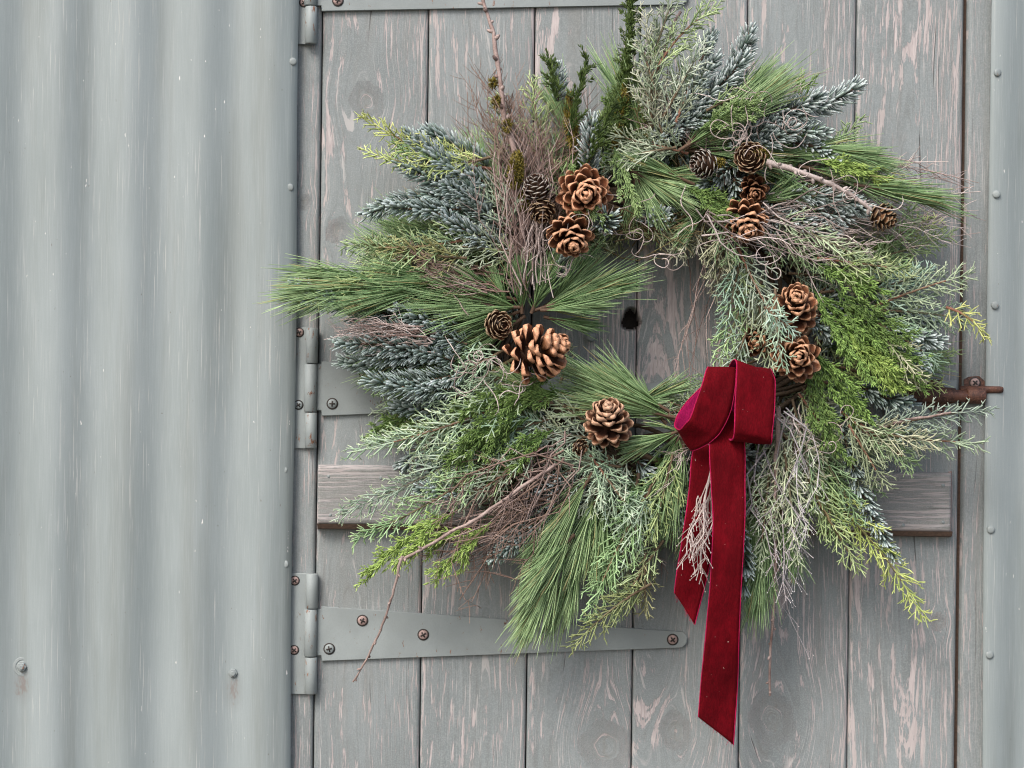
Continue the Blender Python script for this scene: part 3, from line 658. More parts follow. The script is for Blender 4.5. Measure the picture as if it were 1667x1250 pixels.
def twigs(b, tips, n=20, pal='brown', jb=12, jt=30, rad=.0009, side=1.0, slen=26, curl=.06, db=.08, dt=.09, bud=0.0, tangle=1.0, name='twig_bundle'):
    """a bunch of fine twigs tied at b, fanning to the given tips"""
    c0, c1 = PAL_T[pal]; G = Geo(); org = P(*b, db); tips = np.array(tips, float)
    a = rs.uniform(0, len(tips) - 1, n); i = np.minimum(a.astype(int), len(tips) - 2) if len(tips) > 1 else np.zeros(n, int)
    fr = (a - i)[:, None]; tp = tips[i] * (1 - fr) + tips[np.minimum(i + 1, len(tips) - 1)] * fr
    v = np.linspace(0, 1, 8); main, cols = [], []; sp, scol = [], []; tipsb = []
    for k in range(n):
        ln = rs.uniform(.68, 1.03); bx = np.array(b) + rs.normal(0, jb, 2); tx = np.array(b) + (tp[k] + rs.normal(0, jt, 2) * .5 - np.array(b)) * ln
        p0 = P(*bx, max(.01, db + rs.normal(0, .012))); p1 = P(*tx, max(.008, dt + rs.normal(0, .018))); f, g, L = bez(p0, p1, rs.normal(0, curl), rs.normal(0, .006))
        wob = np.cumsum(rs.normal(0, .004 * tangle * L / .15, (8, 3)), 0); wob -= v[:, None] * wob[-1]
        pts = f(v) + wob; main.append(pts); c = lerp(c0, c1, np.array([rs.rand()]))[0]; cols.append(c)
        ns = int(L / S / 16 * side * rs.uniform(.6, 1.3))
        for j in range(ns):
            u = rs.uniform(.25, .98); q = pts[int(u * 6.99)] * (1 - (u * 7) % 1) + pts[min(7, int(u * 6.99) + 1)] * ((u * 7) % 1)
            T = nrm(p1 - p0); s_ = nrm(np.cross(T, OUT)); d = nrm(T * rs.uniform(.5, 1) + s_ * rs.choice([-1, 1]) * rs.uniform(.3, .75) + OUT * rs.normal(0, .3))
            l = slen * S * rs.uniform(.4, 1.2); e = rs.normal(0, .22, 3)
            sp.append(np.stack([q, q + d * l * .33 + e * l * .08, q + d * l * .66 + e * l * .22 + T * l * .05, q + d * l + e * l * .4 + T * l * .15])); scol.append(c * rs.uniform(.9, 1.2)); tipsb.append(sp[-1][-1])
        tipsb.append(pts[-1])
    main = np.array(main); cols = np.array(cols); cl = cols[:, None] * np.linspace(.8, 1.15, 8)[None, :, None]
    G.tubes(main, rad * rs.uniform(.8, 1.3, n)[:, None] * np.linspace(1.25, .5, 8)[None], cl, K=4)
    if sp: G.tubes(np.array(sp), rad * .62 * np.tile(np.array([1, .9, .8, .5]), (len(sp), 1)), np.array(scol)[:, None] * np.array([.9, 1, 1.05, 1.15])[None, :, None], K=3)
    if bud > 0 and tipsb:
        tb = np.array(tipsb); N = len(tb); d = nrm(rs.normal(0, 1, (N, 3))) * bud * S
        pb_ = tb[:, None] + d[:, None] * np.array([-1, -.3, .4, 1.])[None, :, None]
        cb = np.tile(np.array(c1) * 1.1, (N, 4, 1)); G.tubes(pb_, bud * S * .8 * np.tile(np.array([.3, 1, .9, .2]), (N, 1)), cb, K=5)
    return G.build(name, M_TWIG, wreath, org)
def larch(b, t, bend=.04, r0=.0036, r1=.0016, db=.10, dt=.10, pal='pink', step=13, knob=1.0, name='larch_twig'):
    p0, p1 = P(*b, db), P(*t, dt); f, g, L = bez(p0, p1, bend, .004); c0, c1 = PAL_T[pal]; n = 26; u = np.linspace(0, 1, n)
    p = f(u) + np.cumsum(rs.normal(0, .0007, (n, 3)), 0) * np.array([1, .4, 1])
    G = Geo(); cc = lerp(c0, c1, np.clip(.5 + rs.normal(0, .2, n), 0, 1))
    G.tubes(p[None], (np.linspace(r0, r1, n) * rs.uniform(.88, 1.15, n))[None], cc[None], K=7)
    ob = G.build(name, M_TWIG, wreath, p0)
    H = Geo(); m = int(L / S / step); uk = np.linspace(.03, .98, m) + rs.normal(0, .008, m); T = g(np.clip(uk, 0, 1)); s, o = frame(T)
    ph = np.arange(m) * 2.4 + rs.normal(0, .4, m); rd = np.cos(ph)[:, None] * s + np.sin(ph)[:, None] * o
    rr = np.interp(uk, u, np.linspace(r0, r1, n)); A = np.stack([np.interp(uk, u, p[:, k]) for k in range(3)], -1) + rd * (rr * .6)[:, None]
    ll = knob * .0052 * rs.uniform(.6, 1.4, m); dd = nrm(rd + T * .6)
    pts = A[:, None] + dd[:, None] * (ll[:, None] * np.array([0, .35, .7, 1.])[None])[:, :, None]
    ck = lerp(np.array(c0) * .9, c1, rs.rand(m)); H.tubes(pts, knob * .0018 * rs.uniform(.8, 1.2, m)[:, None] * np.array([1, 1.15, .95, .3])[None], ck[:, None] * np.array([.8, .9, 1, .7])[None, :, None], K=6)
    k = H.build('bud', M_TWIG, None, p0); k['kind'] = 'stuff'; k.parent = ob; k.location = (0, 0, 0)
    return ob
def lichen(cx, cy, r=35, n=12, d=.12, name='lichen_strand', pal='pale', thick=.00062):
    G = Geo(); c0, c1 = PAL_T[pal]; m = 22; P0 = P(cx, cy, d); allp = []
    for k in range(n):
        a = rs.uniform(0, 6.28); p = np.array([rs.normal(0, r * .5), rs.normal(0, r * .5)]); dz = rs.normal(0, .008); out = []; w_ = rs.normal(0, .22)
        for i in range(m):
            out.append(P(cx + p[0], cy + p[1], d + dz)); w_ += rs.normal(0, .09); a += w_; p = p + np.array([math.cos(a), math.sin(a)]) * r * .13; dz += rs.normal(0, .0012); w_ *= .93
        allp.append(out)
    allp = np.array(allp); c = lerp(c0, c1, rs.rand(n)); G.tubes(allp, thick * rs.uniform(.7, 1.2, n)[:, None] * np.concatenate([np.ones(m - 4), [.9, .8, .6, .3]])[None], np.repeat(c[:, None], m, 1), K=5)
    return G.build(name, M_TWIG, wreath, P0)
def moss(cx, cy, rx, ry, d=.10, n=700, rot=0.0):
    p = rs.normal(0, .5, (n, 3)); p = nrm(p) * rs.uniform(.3, 1, (n, 1)) ** .5
    cr, sr = math.cos(rot), math.sin(rot); x = p[:, 0] * rx; y = p[:, 1] * ry; X, Y = x * cr - y * sr, x * sr + y * cr
    c = P(cx, cy, d); A = c + np.stack([X * S, p[:, 2] * rx * S * .8, -Y * S], -1)
    dd = nrm(nrm(A - c) + rs.normal(0, .6, (n, 3))); l = S * rs.uniform(3, 7, n)
    q = lerp((.05, .045, .008), (.24, .19, .03), rs.rand(n)); G = Geo(); G.tubes(np.stack([A, A + dd * (l * .5)[:, None], A + dd * l[:, None]], 1), .0008 * np.tile(np.array([1, 1.1, .4]), (n, 1)), np.repeat(q[:, None], 3, 1), K=3)
    return G.build('moss_clump', M_LEAF, wreath, c)

# the vine ring that carries it all
for k in range(16):
    a = np.linspace(0, 2 * np.pi * rs.uniform(.75, 1.0), 70) + rs.uniform(0, 6.28); tw = a * rs.choice([3, 4, 5]) + rs.uniform(0, 6.28); rr = rs.uniform(18, 44)
    pts = np.array([P(1060 + (255 + rr * math.cos(t)) * math.cos(q), 525 + (212 + rr * math.cos(t)) * math.sin(q), .035 + .018 * math.sin(t)) for q, t in zip(a, tw)])
    G = Geo(); c = lerp((.05, .035, .022), (.13, .09, .06), rs.rand(1))[0]; G.tubes(pts[None], np.full((1, 70), rs.uniform(.0022, .0042)), np.tile(c, (1, 70, 1)), K=6); G.build('vine', M_TWIG, wreath, pts[0])
# undergrowth close to the ring: dark, dense, mostly covered
for k in range(120):
    a = k / 120 * 2 * math.pi + rs.normal(0, .05); ca, sa = math.cos(a), math.sin(a)
    q = rs.uniform(.86, 1.1); b0 = (1060 + 262 * q * ca, 525 + 218 * q * sa)
    da = a + rs.normal(0, .45); ln = rs.uniform(70, 150)
    if k % 3 == 0: da = a + rs.choice([-1, 1]) * rs.uniform(1.1, 1.7); ln = rs.uniform(70, 110)
    t0 = (b0[0] + ln * math.cos(da), b0[1] + ln * .9 * math.sin(da)); dd = rs.uniform(.03, .055)
    left = ca < -.2; r_ = rs.rand()
    if r_ < .34: fir(b0, t0, 20, .25 + .2 * rs.rand(), db=dd, dt=dd)
    elif r_ < .62: pine(b0, t0, 150, 20, .3, db=dd, dt=dd)
    elif r_ < .88: juniper(b0, t0, 48, random.choice(['green', 'grey', 'blue', 'olive']), db=dd, dt=dd)
    else: cedar(b0, t0, 45, 'mid', db=dd, dt=dd)
for k in range(34):   # sparse sprigs that ruffle the inner edge of the ring
    a = k / 34 * 2 * math.pi + rs.normal(0, .06)
    if 2.45 < a < 3.75: continue
    b0 = (1058 + 195 * math.cos(a), 515 + 165 * math.sin(a)); da = a + math.pi + rs.choice([-1, 1]) * rs.uniform(.5, 1.3); t0 = (b0[0] + 70 * math.cos(da), b0[1] + 60 * math.sin(da))
    juniper(b0, t0, 36, random.choice(['grey', 'green', 'olive']), db=.03, dt=.02)

for k in range(110):  # the middle layer, which gives the wreath its shaggy bulk
    a = k / 110 * 2 * math.pi + rs.normal(0, .06); ca, sa = math.cos(a), math.sin(a); q = rs.uniform(1.0, 1.22)
    b0 = (1060 + 268 * q * ca, 525 + 226 * q * sa); da = math.atan2(sa * .9, ca) + rs.normal(0, .5); ln = rs.uniform(110, 215)
    t0 = (b0[0] + ln * math.cos(da), b0[1] + ln * .92 * math.sin(da)); dd = rs.uniform(.045, .075); dt_ = rs.uniform(.02, .06); r_ = rs.rand()
    if sa < -.3 and ca < -.1: r_ = r_ * .8 + .2
    if r_ < .22: fir(b0, t0, 22, .45 + .3 * rs.rand(), db=dd, dt=dt_)
    elif r_ < .40: pine(b0, t0, 170, 15, .5, db=dd, dt=dt_)
    elif r_ < .80: juniper(b0, t0, rs.uniform(46, 64), random.choice(['green', 'blue', 'grey', 'green', 'lime']), rs.normal(0, .04), db=dd, dt=dt_)
    elif r_ < .88: cedar(b0, t0, 50, 'mid', db=dd, dt=dt_)
    else: twigs(b0, [t0, (t0[0] + rs.normal(0, 50), t0[1] + rs.normal(0, 50))], 9, random.choice(['pink', 'brown', 'pale']), 10, 26, .0008, 1.1, 26, .06, dd, dt_)
for k in range(64):
    a = rs.uniform(2.5, 3.9) if k % 2 else rs.uniform(.75, 2.3)
    ca, sa = math.cos(a), math.sin(a); q = rs.uniform(.95, 1.2); b0 = (1060 + 268 * q * ca, 525 + 226 * q * sa); da = math.atan2(sa * .9, ca) + rs.normal(0, .42); ln = rs.uniform(110, 200)
    t0 = (b0[0] + ln * math.cos(da), b0[1] + ln * .92 * math.sin(da)); dd = rs.uniform(.055, .08); dt_ = rs.uniform(.04, .07); r_ = rs.rand()
    if r_ < .22: fir(b0, t0, 22, .5 + .3 * rs.rand(), db=dd, dt=dt_)
    elif r_ < .50: pine(b0, t0, 190, 13, .6, db=dd, dt=dt_)
    else: juniper(b0, t0, rs.uniform(40, 58), random.choice(['green', 'blue', 'green', 'lime', 'blue']), rs.normal(0, .05), db=dd, dt=dt_)
# ---- fir
for b, t, nl, fr in [
 ((800, 300), (668, 222), 25, .65), ((800, 315), (655, 268), 23, .35), ((765, 315), (596, 350), 23, .45), ((830, 402), (712, 346), 24, .75), ((815, 375), (757, 280), 22, .5), ((795, 275), (690, 215), 24, .6),
 ((907, 165), (907, 108), 17, .8), ((962, 290), (965, 198), 23, .85), ((895, 460), (915, 405), 22, .85), ((740, 588), (552, 560), 24, .5), ((775, 575), (640, 578), 24, .65), ((735, 632), (602, 618), 25, .5), ((680, 530), (503, 492), 22, .25), ((750, 530), (640, 500), 22, .5),
 ((775, 812), (684, 796), 20, .55), ((905, 820), (820, 884), 18, .55), ((885, 860), (800, 915), 17, .35), ((915, 775), (868, 803), 20, .9),
 ((1080, 225), (1180, 130), 24, .85), ((1085, 205), (1212, 95), 25, .95), ((1180, 130), (1220, 52), 22, .85), ((1075, 225), (1150, 190), 22, .6), ((1110, 200), (1165, 95), 21, .8), ((1265, 195), (1392, 143), 26, .75), ((1215, 215), (1300, 178), 24, .6), ((1240, 225), (1345, 217), 20, .45), ((1215, 240), (1290, 210), 24, .8),
 ((1200, 262), (1143, 302), 20, .8), ((1195, 290), (1197, 335), 18, .75), ((1265, 345), (1364, 374), 21, .95), ((1280, 318), (1410, 342), 24, .6), ((1258, 318), (1268, 385), 20, .6), ((1290, 232), (1366, 262), 15, .8),
 ((1440, 530), (1532, 556), 20, .75), ((1430, 590), (1507, 570), 20, .5), ((1430, 560), (1502, 597), 20, .5), ((1395, 625), (1472, 655), 24, .55), ((1370, 690), (1456, 905), 19, .55), ((1205, 860), (1207, 965), 20, .5), ((1310, 520), (1352, 548), 18, .5), ((1110, 345), (1045, 352), 18, .8),
 ((1060, 235), (1120, 150), 22, .7), ((1130, 200), (1200, 125), 24, .9), ((1240, 190), (1330, 158), 24, .8), ((1290, 330), (1385, 352), 22, .8), ((760, 605), (640, 620), 24, .6), ((760, 560), (600, 540), 23, .5), ((770, 300), (690, 255), 24, .6), ((750, 340), (640, 335), 23, .55), ((790, 350), (720, 300), 23, .7), ((720, 560), (600, 580), 22, .6), ((1180, 235), (1260, 200), 22, .75), ((560, 500), (478, 460), 14, .2), ((1140, 100), (1158, 55), 16, .7), ((690, 590), (640, 560), 22, .6)]:
    d_ = rs.uniform(.075, .095); fir(b, t, nl, fr, db=d_, dt=d_ + rs.uniform(-.01, .015))
fir((975, 372), (990, 350), 26, .7, db=.10, dt=.128); fir((1068, 368), (1072, 346), 22, .8, db=.08, dt=.10)
# ---- pine
for a in [
 ((640, 445), (440, 468), 400, 13, .62, -.06), ((640, 440), (450, 430), 200, 13, .62, -.08), ((700, 450), (480, 440), 330, 11, .5, -.07), ((720, 460), (520, 485), 240, 12, .3, -.05), ((770, 460), (590, 440), 200, 12, .35, -.04),
 ((850, 500), (650, 478), 330, 15, .5, -.03), ((850, 505), (690, 545), 320, 17, .5, -.04), ((850, 490), (700, 440), 220, 14, .35, -.03), ((855, 515), (720, 585), 220, 18, .45, -.03),
 ((850, 510), (845, 410), 240, 20, .25, .0), ((865, 510), (905, 405), 240, 20, .3, .0), ((870, 505), (1045, 432), 300, 13, .5, .03), ((880, 505), (985, 400), 220, 15, .35, .03), ((880, 505), (1000, 480), 150, 13, .4, .05), ((830, 505), (795, 430), 180, 17, .3, 0), ((885, 515), (985, 525), 120, 14, .3, .05),
 ((1110, 690), (895, 600), 260, 10, .6, .02), ((1100, 680), (905, 650), 240, 10, .55, .02), ((1090, 670), (960, 590), 200, 13, .5, .0), ((1085, 690), (1010, 610), 150, 15, .4, 0), ((1020, 660), (1130, 618), 130, 15, .45, .03), ((900, 690), (760, 640), 140, 14, .4, .0), ((1110, 700), (1000, 740), 160, 14, .45, 0), ((900, 650), (800, 600), 140, 15, .5, 0),
 ((965, 770), (868, 960), 420, 11, .75, .03), ((930, 880), (850, 1058), 400, 11, .72, .03), ((975, 790), (930, 955), 320, 12, .7, .0), ((935, 870), (845, 985), 260, 13, .65, .03), ((955, 880), (895, 1050), 240, 11, .72, .02), ((985, 800), (975, 970), 220, 12, .55, 0), ((930, 810), (850, 920), 220, 13, .6, .02),
 ((1040, 770), (1015, 900), 180, 14, .35, 0), ((1115, 720), (1080, 880), 200, 13, .4, 0), ((1110, 700), (1060, 820), 180, 14, .45, 0), ((1230, 800), (1228, 1005), 300, 9, .35, 0), ((1255, 830), (1218, 1022), 260, 9, .45, 0), ((1200, 780), (1215, 980), 200, 9, .3, 0), ((1270, 830), (1300, 950), 140, 12, .35, 0), ((1160, 760), (1100, 900), 150, 12, .4, 0),
 ((1025, 275), (1135, 345), 200, 15, .6, .0), ((1030, 275), (1085, 375), 200, 15, .6, 0), ((1025, 280), (1150, 300), 180, 15, .5, 0), ((1035, 290), (1020, 370), 140, 16, .5, 0), ((1130, 300), (1010, 250), 90, 15, .4, 0),
 ((1105, 245), (1308, 108), 330, 8, .55, .02), ((1130, 215), (1270, 95), 220, 10, .55, .02), ((1110, 245), (1215, 215), 180, 14, .5, 0), ((1120, 245), (1290, 268), 180, 13, .5, -.02), ((1115, 240), (1180, 160), 120, 14, .5, 0),
 ((1250, 255), (1455, 262), 220, 9, .45, -.02), ((1250, 265), (1330, 345), 220, 11, .5, .0), ((1300, 270), (1490, 330), 200, 9, .3, -.02), ((1390, 300), (1570, 345), 170, 8, .3, -.02), ((1310, 235), (1470, 285), 200, 9, .4, -.03), ((1160, 330), (1090, 400), 120, 16, .3, 0), ((1230, 330), (1310, 300), 120, 15, .35, 0)]:
    b, t, n, sp, tone, bd = a; d_ = rs.uniform(.07, .098); pine(b, t, n, sp, tone, bd, db=d_, dt=d_ + rs.uniform(-.015, .012))
# ---- juniper
for a in [
 ((800, 275), (588, 185), 48, 'lime', -.07), ((800, 255), (585, 240), 26, 'lime', -.10), ((815, 310), (640, 232), 48, 'green', -.03), ((810, 330), (690, 258), 48, 'blue', -.03), ((840, 380), (790, 290), 40, 'grey', 0),
 ((780, 385), (560, 398), 55, 'green', -.05), ((690, 395), (486, 494), 34, 'lime', -.05), ((850, 410), (715, 398), 55, 'grey', 0), ((760, 420), (600, 395), 45, 'olive', -.03), ((860, 430), (780, 380), 45, 'green', 0),
 ((860, 640), (565, 737), 62, 'blue', -.03), ((860, 660), (600, 715), 60, 'green', -.03), ((840, 690), (545, 838), 66, 'blue', -.03), ((800, 750), (572, 878), 55, 'green', -.04), ((900, 680), (680, 750), 66, 'blue', 0), ((910, 710), (700, 790), 66, 'green', 0), ((860, 620), (730, 700), 60, 'blue', 0), ((840, 600), (700, 660), 50, 'blue', -.03), ((880, 730), (750, 820), 55, 'blue', 0), ((820, 570), (745, 610), 44, 'blue', 0),
 ((985, 715), (850, 700), 56, 'blue', 0), ((1000, 745), (865, 785), 60, 'blue', 0), ((990, 740), (1000, 865), 60, 'blue', 0), ((930, 720), (830, 665), 50, 'blue', 0), ((1030, 740), (940, 830), 60, 'blue', 0), ((960, 740), (1040, 850), 52, 'blue', 0), ((1010, 760), (900, 740), 50, 'blue', 0), ((960, 690), (900, 650), 40, 'blue', 0),
 ((1080, 760), (955, 1012), 60, 'green', .03), ((1060, 790), (1010, 930), 50, 'blue', 0), ((1095, 740), (1060, 880), 50, 'green', 0), ((1060, 950), (930, 1056), 40, 'olive', .05), ((1080, 880), (1000, 1010), 45, 'green', .03), ((1050, 900), (1050, 1000), 30, 'olive', 0),
 ((1265, 690), (1262, 880), 40, 'grey', 0), ((1275, 720), (1300, 920), 40, 'blue', 0), ((1255, 740), (1235, 930), 34, 'grey', 0), ((1290, 650), (1330, 830), 54, 'blue', 0), ((1260, 350), (1420, 430), 40, 'blue', 0), ((1240, 370), (1360, 450), 40, 'green', 0), ((1310, 690), (1400, 850), 60, 'green', 0), ((1290, 680), (1290, 840), 50, 'grey', 0), ((1340, 690), (1420, 790), 55, 'grey', 0), ((1310, 780), (1505, 1012), 52, 'lime', -.06), ((1320, 800), (1400, 930), 45, 'green', 0), ((1300, 640), (1370, 740), 50, 'grey', 0), ((1330, 740), (1360, 880), 50, 'green', 0), ((1270, 700), (1330, 780), 50, 'grey', 0),
 ((1390, 712), (1618, 668), 40, 'blue', -.04), ((1420, 710), (1600, 722), 50, 'blue', 0), ((1400, 690), (1490, 760), 50, 'green', 0), ((1380, 690), (1440, 790), 52, 'grey', 0), ((1400, 700), (1520, 720), 48, 'grey', 0), ((1370, 670), (1450, 740), 50, 'grey', 0),
 ((1420, 500), (1580, 446), 60, 'blue', -.02), ((1420, 505), (1575, 520), 62, 'blue', -.02), ((1400, 480), (1520, 440), 50, 'blue', 0), ((1420, 520), (1530, 590), 55, 'blue', 0), ((1540, 500), (1606, 552), 24, 'lime', -.10), ((1430, 540), (1500, 620), 45, 'grey', 0), ((1330, 420), (1480, 440), 46, 'green', 0), ((1350, 440), (1450, 480), 46, 'grey', 0),
 ((1200, 400), (1285, 555), 56, 'blue', .03), ((1205, 420), (1175, 560), 46, 'blue', 0), ((1215, 480), (1168, 590), 44, 'green', 0), ((1230, 470), (1255, 600), 46, 'blue', 0), ((1190, 400), (1230, 500), 40, 'green', 0), ((1215, 540), (1190, 600), 36, 'blue', 0), ((1180, 390), (1165, 480), 40, 'grey', 0),
 ((1060, 210), (1050, 15), 46, 'grey', .02), ((1060, 130), (1172, 8), 46, 'green', -.08), ((1080, 190), (1150, 62), 46, 'blue', 0), ((1085, 235), (1035, 110), 46, 'grey', 0), ((1060, 100), (1100, -15), 40, 'grey', 0), ((1090, 250), (990, 215), 55, 'grey', 0), ((1100, 240), (1015, 255), 50, 'blue', 0), ((1080, 235), (985, 275), 50, 'grey', 0), ((1100, 200), (1130, 120), 45, 'grey', 0), ((1120, 250), (1040, 230), 55, 'grey', 0), ((1150, 180), (1240, 150), 36, 'green', -.05), ((1070, 160), (1040, 60), 40, 'grey', 0),
 ((1150, 350), (1100, 420), 50, 'grey', 0), ((1180, 370), (1160, 450), 45, 'grey', 0), ((1130, 340), (1060, 390), 45, 'green', 0), ((1060, 370), (1130, 400), 36, 'grey', 0), ((1170, 340), (1190, 420), 45, 'green', 0), ((1010, 380), (1060, 360), 36, 'olive', 0)]:
    b, t, w, pal, bd = a; d_ = rs.uniform(.08, .105); bright = pal in ('lime',) ; juniper(b, t, w, pal, bd, db=d_, dt=d_ + rs.uniform(-.012, .014), stemcol=(.25, .12, .08) if rs.rand() < .3 else (.14, .10, .06), tipcol=(.50, .56, .30) if (b[0] < 900 and t[0] < 640) else None)
for a in [((1262, 470), (1275, 600), 24, 'blue'), ((1245, 500), (1295, 540), 22, 'blue')]: juniper(a[0], a[1], a[2], a[3], .03, db=.15, dt=.155, step=12, flatn=.3)
# ---- cedar, cypress
for a in [
 ((1320, 470), (1490, 605), 78, 'bright', .02), ((1330, 500), (1450, 620), 66, 'bright', .0), ((1315, 560), (1400, 670), 62, 'bright', 0), ((1310, 600), (1365, 735), 50, 'mid', 0), ((1380, 540), (1455, 625), 50, 'lime', 0), ((1330, 430), (1420, 470), 50, 'bright', 0), ((1360, 470), (1460, 560), 60, 'mid', 0),
 ((740, 835), (598, 935), 44, 'lime', .04), ((760, 860), (655, 905), 30, 'lime', 0), ((800, 850), (715, 932), 34, 'lime', 0), ((1330, 258), (1456, 302), 20, 'lime', -.03),
 ((955, 265), (1000, 170), 34, 'dark', 0), ((925, 220), (955, 100), 20, 'dark', 0), ((905, 165), (895, 98), 8, 'dark', 0),
 ((930, 262), (965, 345), 30, 'pale', .05), ((1000, 240), (1035, 335), 30, 'pale', 0), ((905, 610), (745, 672), 56, 'mid', -.03), ((880, 640), (760, 720), 56, 'mid', 0), ((860, 680), (740, 745), 50, 'mid', 0), ((1115, 300), (1172, 335), 40, 'mid', 0), ((900, 700), (810, 760), 45, 'mid', 0), ((1140, 210), (1225, 170), 36, 'pale', 0), ((930, 640), (830, 650), 45, 'mid', 0)]:
    b, t, w, pal, bd = a; d_ = rs.uniform(.088, .108); cedar(b, t, w, pal, bd, db=d_, dt=d_ + rs.uniform(-.008, .016) + (.03 if pal == 'pale' else 0))
cedar((1000, 230), (1026, -20), 8, 'dark', .03, db=.075, dt=.06, step=8, sc=7, name='cypress_sprig', thick=1.0)
cedar((985, 245), (1018, 90), 14, 'dark', .03, db=.075, dt=.06, step=12, sc=7, name='cypress_sprig', thick=1.0)
# ---- twigs
twigs((860, 440), [(775, 150), (800, 110), (850, 120), (900, 150), (950, 170)], 44, 'brown', 16, 44, .00075, 1.5, 34, .05, .075, .06)
twigs((855, 430), [(795, 230), (850, 180), (930, 190)], 34, 'pink', 14, 40, .0007, 1.6, 34, .05, .085, .085)
twigs((850, 470), [(815, 250), (840, 240), (860, 260)], 22, 'pink', 10, 16, .0009, .7, 30, .04, .10, .10)
twigs((820, 300), [(765, 95), (750, 120)], 5, 'brown', 10, 20, .0006, .3, 40, .06, .03, .02)
twigs((1250, 345), [(1500, 270), (1620, 330), (1600, 390), (1450, 420)], 24, 'pale', 16, 40, .00085, .9, 30, .07, .09, .06, 0, 1.5)
twigs((1255, 350), [(1400, 380), (1450, 430), (1350, 460)], 20, 'pale', 16, 40, .00085, 1.3, 30, .09, .10, .09, 0, 1.8)
twigs((1250, 340), [(1630, 378), (1590, 300)], 10, 'pale', 10, 20, .0009, .5, 30, .05, .08, .03)
twigs((1300, 290), [(1560, 300), (1620, 290)], 8, 'pink', 10, 20, .0008, .5, 30, .05, .07, .04)
twigs((910, 755), [(690, 850), (720, 910), (800, 900), (830, 850)], 40, 'pink', 20, 46, .0009, 1.1, 34, .17, .09, .09, 0, 2.6)
twigs((900, 770), [(680, 830), (710, 925), (760, 960)], 24, 'brown', 20, 40, .0009, 1.1, 34, .2, .11, .10, 0, 3.0)
twigs((700, 550), [(540, 505), (530, 550), (640, 520)], 22, 'pale', 8, 18, .0008, 1.2, 22, .06, .10, .105)
twigs((690, 545), [(550, 520), (590, 545)], 16, 'pink', 8, 12, .0008, .6, 20, .05, .105, .11)
twigs((810, 480), [(640, 390), (680, 430), (720, 470)], 34, 'brown', 16, 24, .0008, .9, 26, .06, .085, .10)
twigs((790, 480), [(640, 410), (700, 440)], 14, 'pink', 16, 24, .0008, .8, 26, .06, .10, .11)
twigs((1270, 670), [(1240, 940), (1280, 980), (1320, 960)], 8, 'silver', 12, 34, .0009, 1.3, 26, .08, .105, .115, 1.1, 1.8)
twigs((1275, 680), [(1200, 1000), (1320, 1120), (1260, 1050)], 7, 'silver', 8, 22, .0008, .7, 26, .06, .10, .05, 1.1)
twigs((1290, 680), [(1300, 760), (1330, 720)], 6, 'pale', 10, 22, .0008, 1.4, 24, .08, .11, .11, 0, 2.0)
twigs((1158, 765), [(1092, 885), (1112, 940), (1140, 965)], 9, 'pale', 3, 10, .0009, 1.5, 22, .05, .118, .132, 1.1)
twigs((1150, 720), [(1090, 690), (1080, 800)], 14, 'pale', 10, 26, .0007, .8, 24, .07, .09, .09)
twigs((1190, 380), [(1090, 640), (1100, 690), (1140, 600)], 10, 'pink', 20, 26, .0007, .3, 20, .05, .06, .07)
twigs((1150, 350), [(1290, 420), (1300, 380)], 10, 'pale', 12, 20, .0009, .7, 24, .07, .14, .13)
twigs((1160, 250), [(1080, 190), (1060, 140), (1110, 160)], 26, 'pink', 20, 40, .0007, 1.4, 26, .06, .08, .07)
twigs((1100, 260), [(1000, 180), (1050, 120), (1100, 130)], 24, 'moss', 20, 40, .0007, 1.4, 26, .06, .07, .06)
twigs((1240, 200), [(1350, 100), (1300, 150)], 6, 'pale', 14, 20, .0008, .5, 26, .06, .10, .07)
twigs((1000, 350), [(1150, 400), (1190, 350)], 24, 'moss', 24, 24, .0008, 1.0, 26, .10, .075, .07)
twigs((870, 460), [(870, 300), (880, 330), (900, 380)], 16, 'pale', 12, 20, .0007, .5, 26, .05, .11, .11)
for a in [((852, 440), (822, 195), .02, .0048, .0034, .10, .085, 'pink', 16, 1.0), ((822, 200), (783, -12), .02, .0034, .0022, .085, .06, 'pink', 15, 1.35), ((905, 755), (655, 905), -.01, .0023, .0019, .125, .12, 'pink', 26, .8), ((655, 905), (571, 1106), -.03, .0019, .0011, .12, .06, 'pink', 22, .9), ((1245, 262), (1420, 345), -.05, .0036, .0024, .125, .12, 'pale', 13, 1.2), ((1268, 665), (1256, 1130), .0, .0030, .0015, .12, .05, 'pink', 20, .8), ((1290, 700), (1380, 880), .04, .0020, .0012, .10, .10, 'moss', 30, .5), ((1110, 20), (1058, 180), .04, .0022, .0026, .085, .09, 'pink', 60, .5), ((1395, 705), (1545, 678), -.02, .0026, .0012, .095, .095, 'pink', 50, .5), ((880, 560), (700, 700), .05, .003, .002, .07, .07, 'moss', 30, .5)]: larch(*a)
for a in [(1235, 165, 30, 9), (1215, 215, 34, 10), (1270, 215, 30, 8), (1355, 290, 34, 3), (1385, 320, 34, 3), (790, 600, 26, 9), (770, 620, 24, 7), (1000, 330, 24, 5), (905, 440, 26, 6), (940, 360, 30, 5), (1100, 400, 30, 5), (1230, 400, 30, 5), (1350, 720, 26, 6), (860, 620, 20, 4), (1020, 370, 24, 5)]: lichen(*a, d=rs.uniform(.115, .135))
for a in [(840, 278, 12, 30, .11, 900, .1), (826, 205, 6, 9, .095, 200, 0), (808, 165, 5, 9, .085, 160, 0), (803, 135, 5, 6, .08, 120, 0), (930, 200, 9, 50, .085, 800, -.1), (850, 330, 10, 20, .10, 400, 0), (1240, 250, 12, 8, .12, 260, 0), (1170, 265, 8, 6, .12, 150, 0), (1010, 190, 8, 60, .075, 700, .15)]: moss(*a)

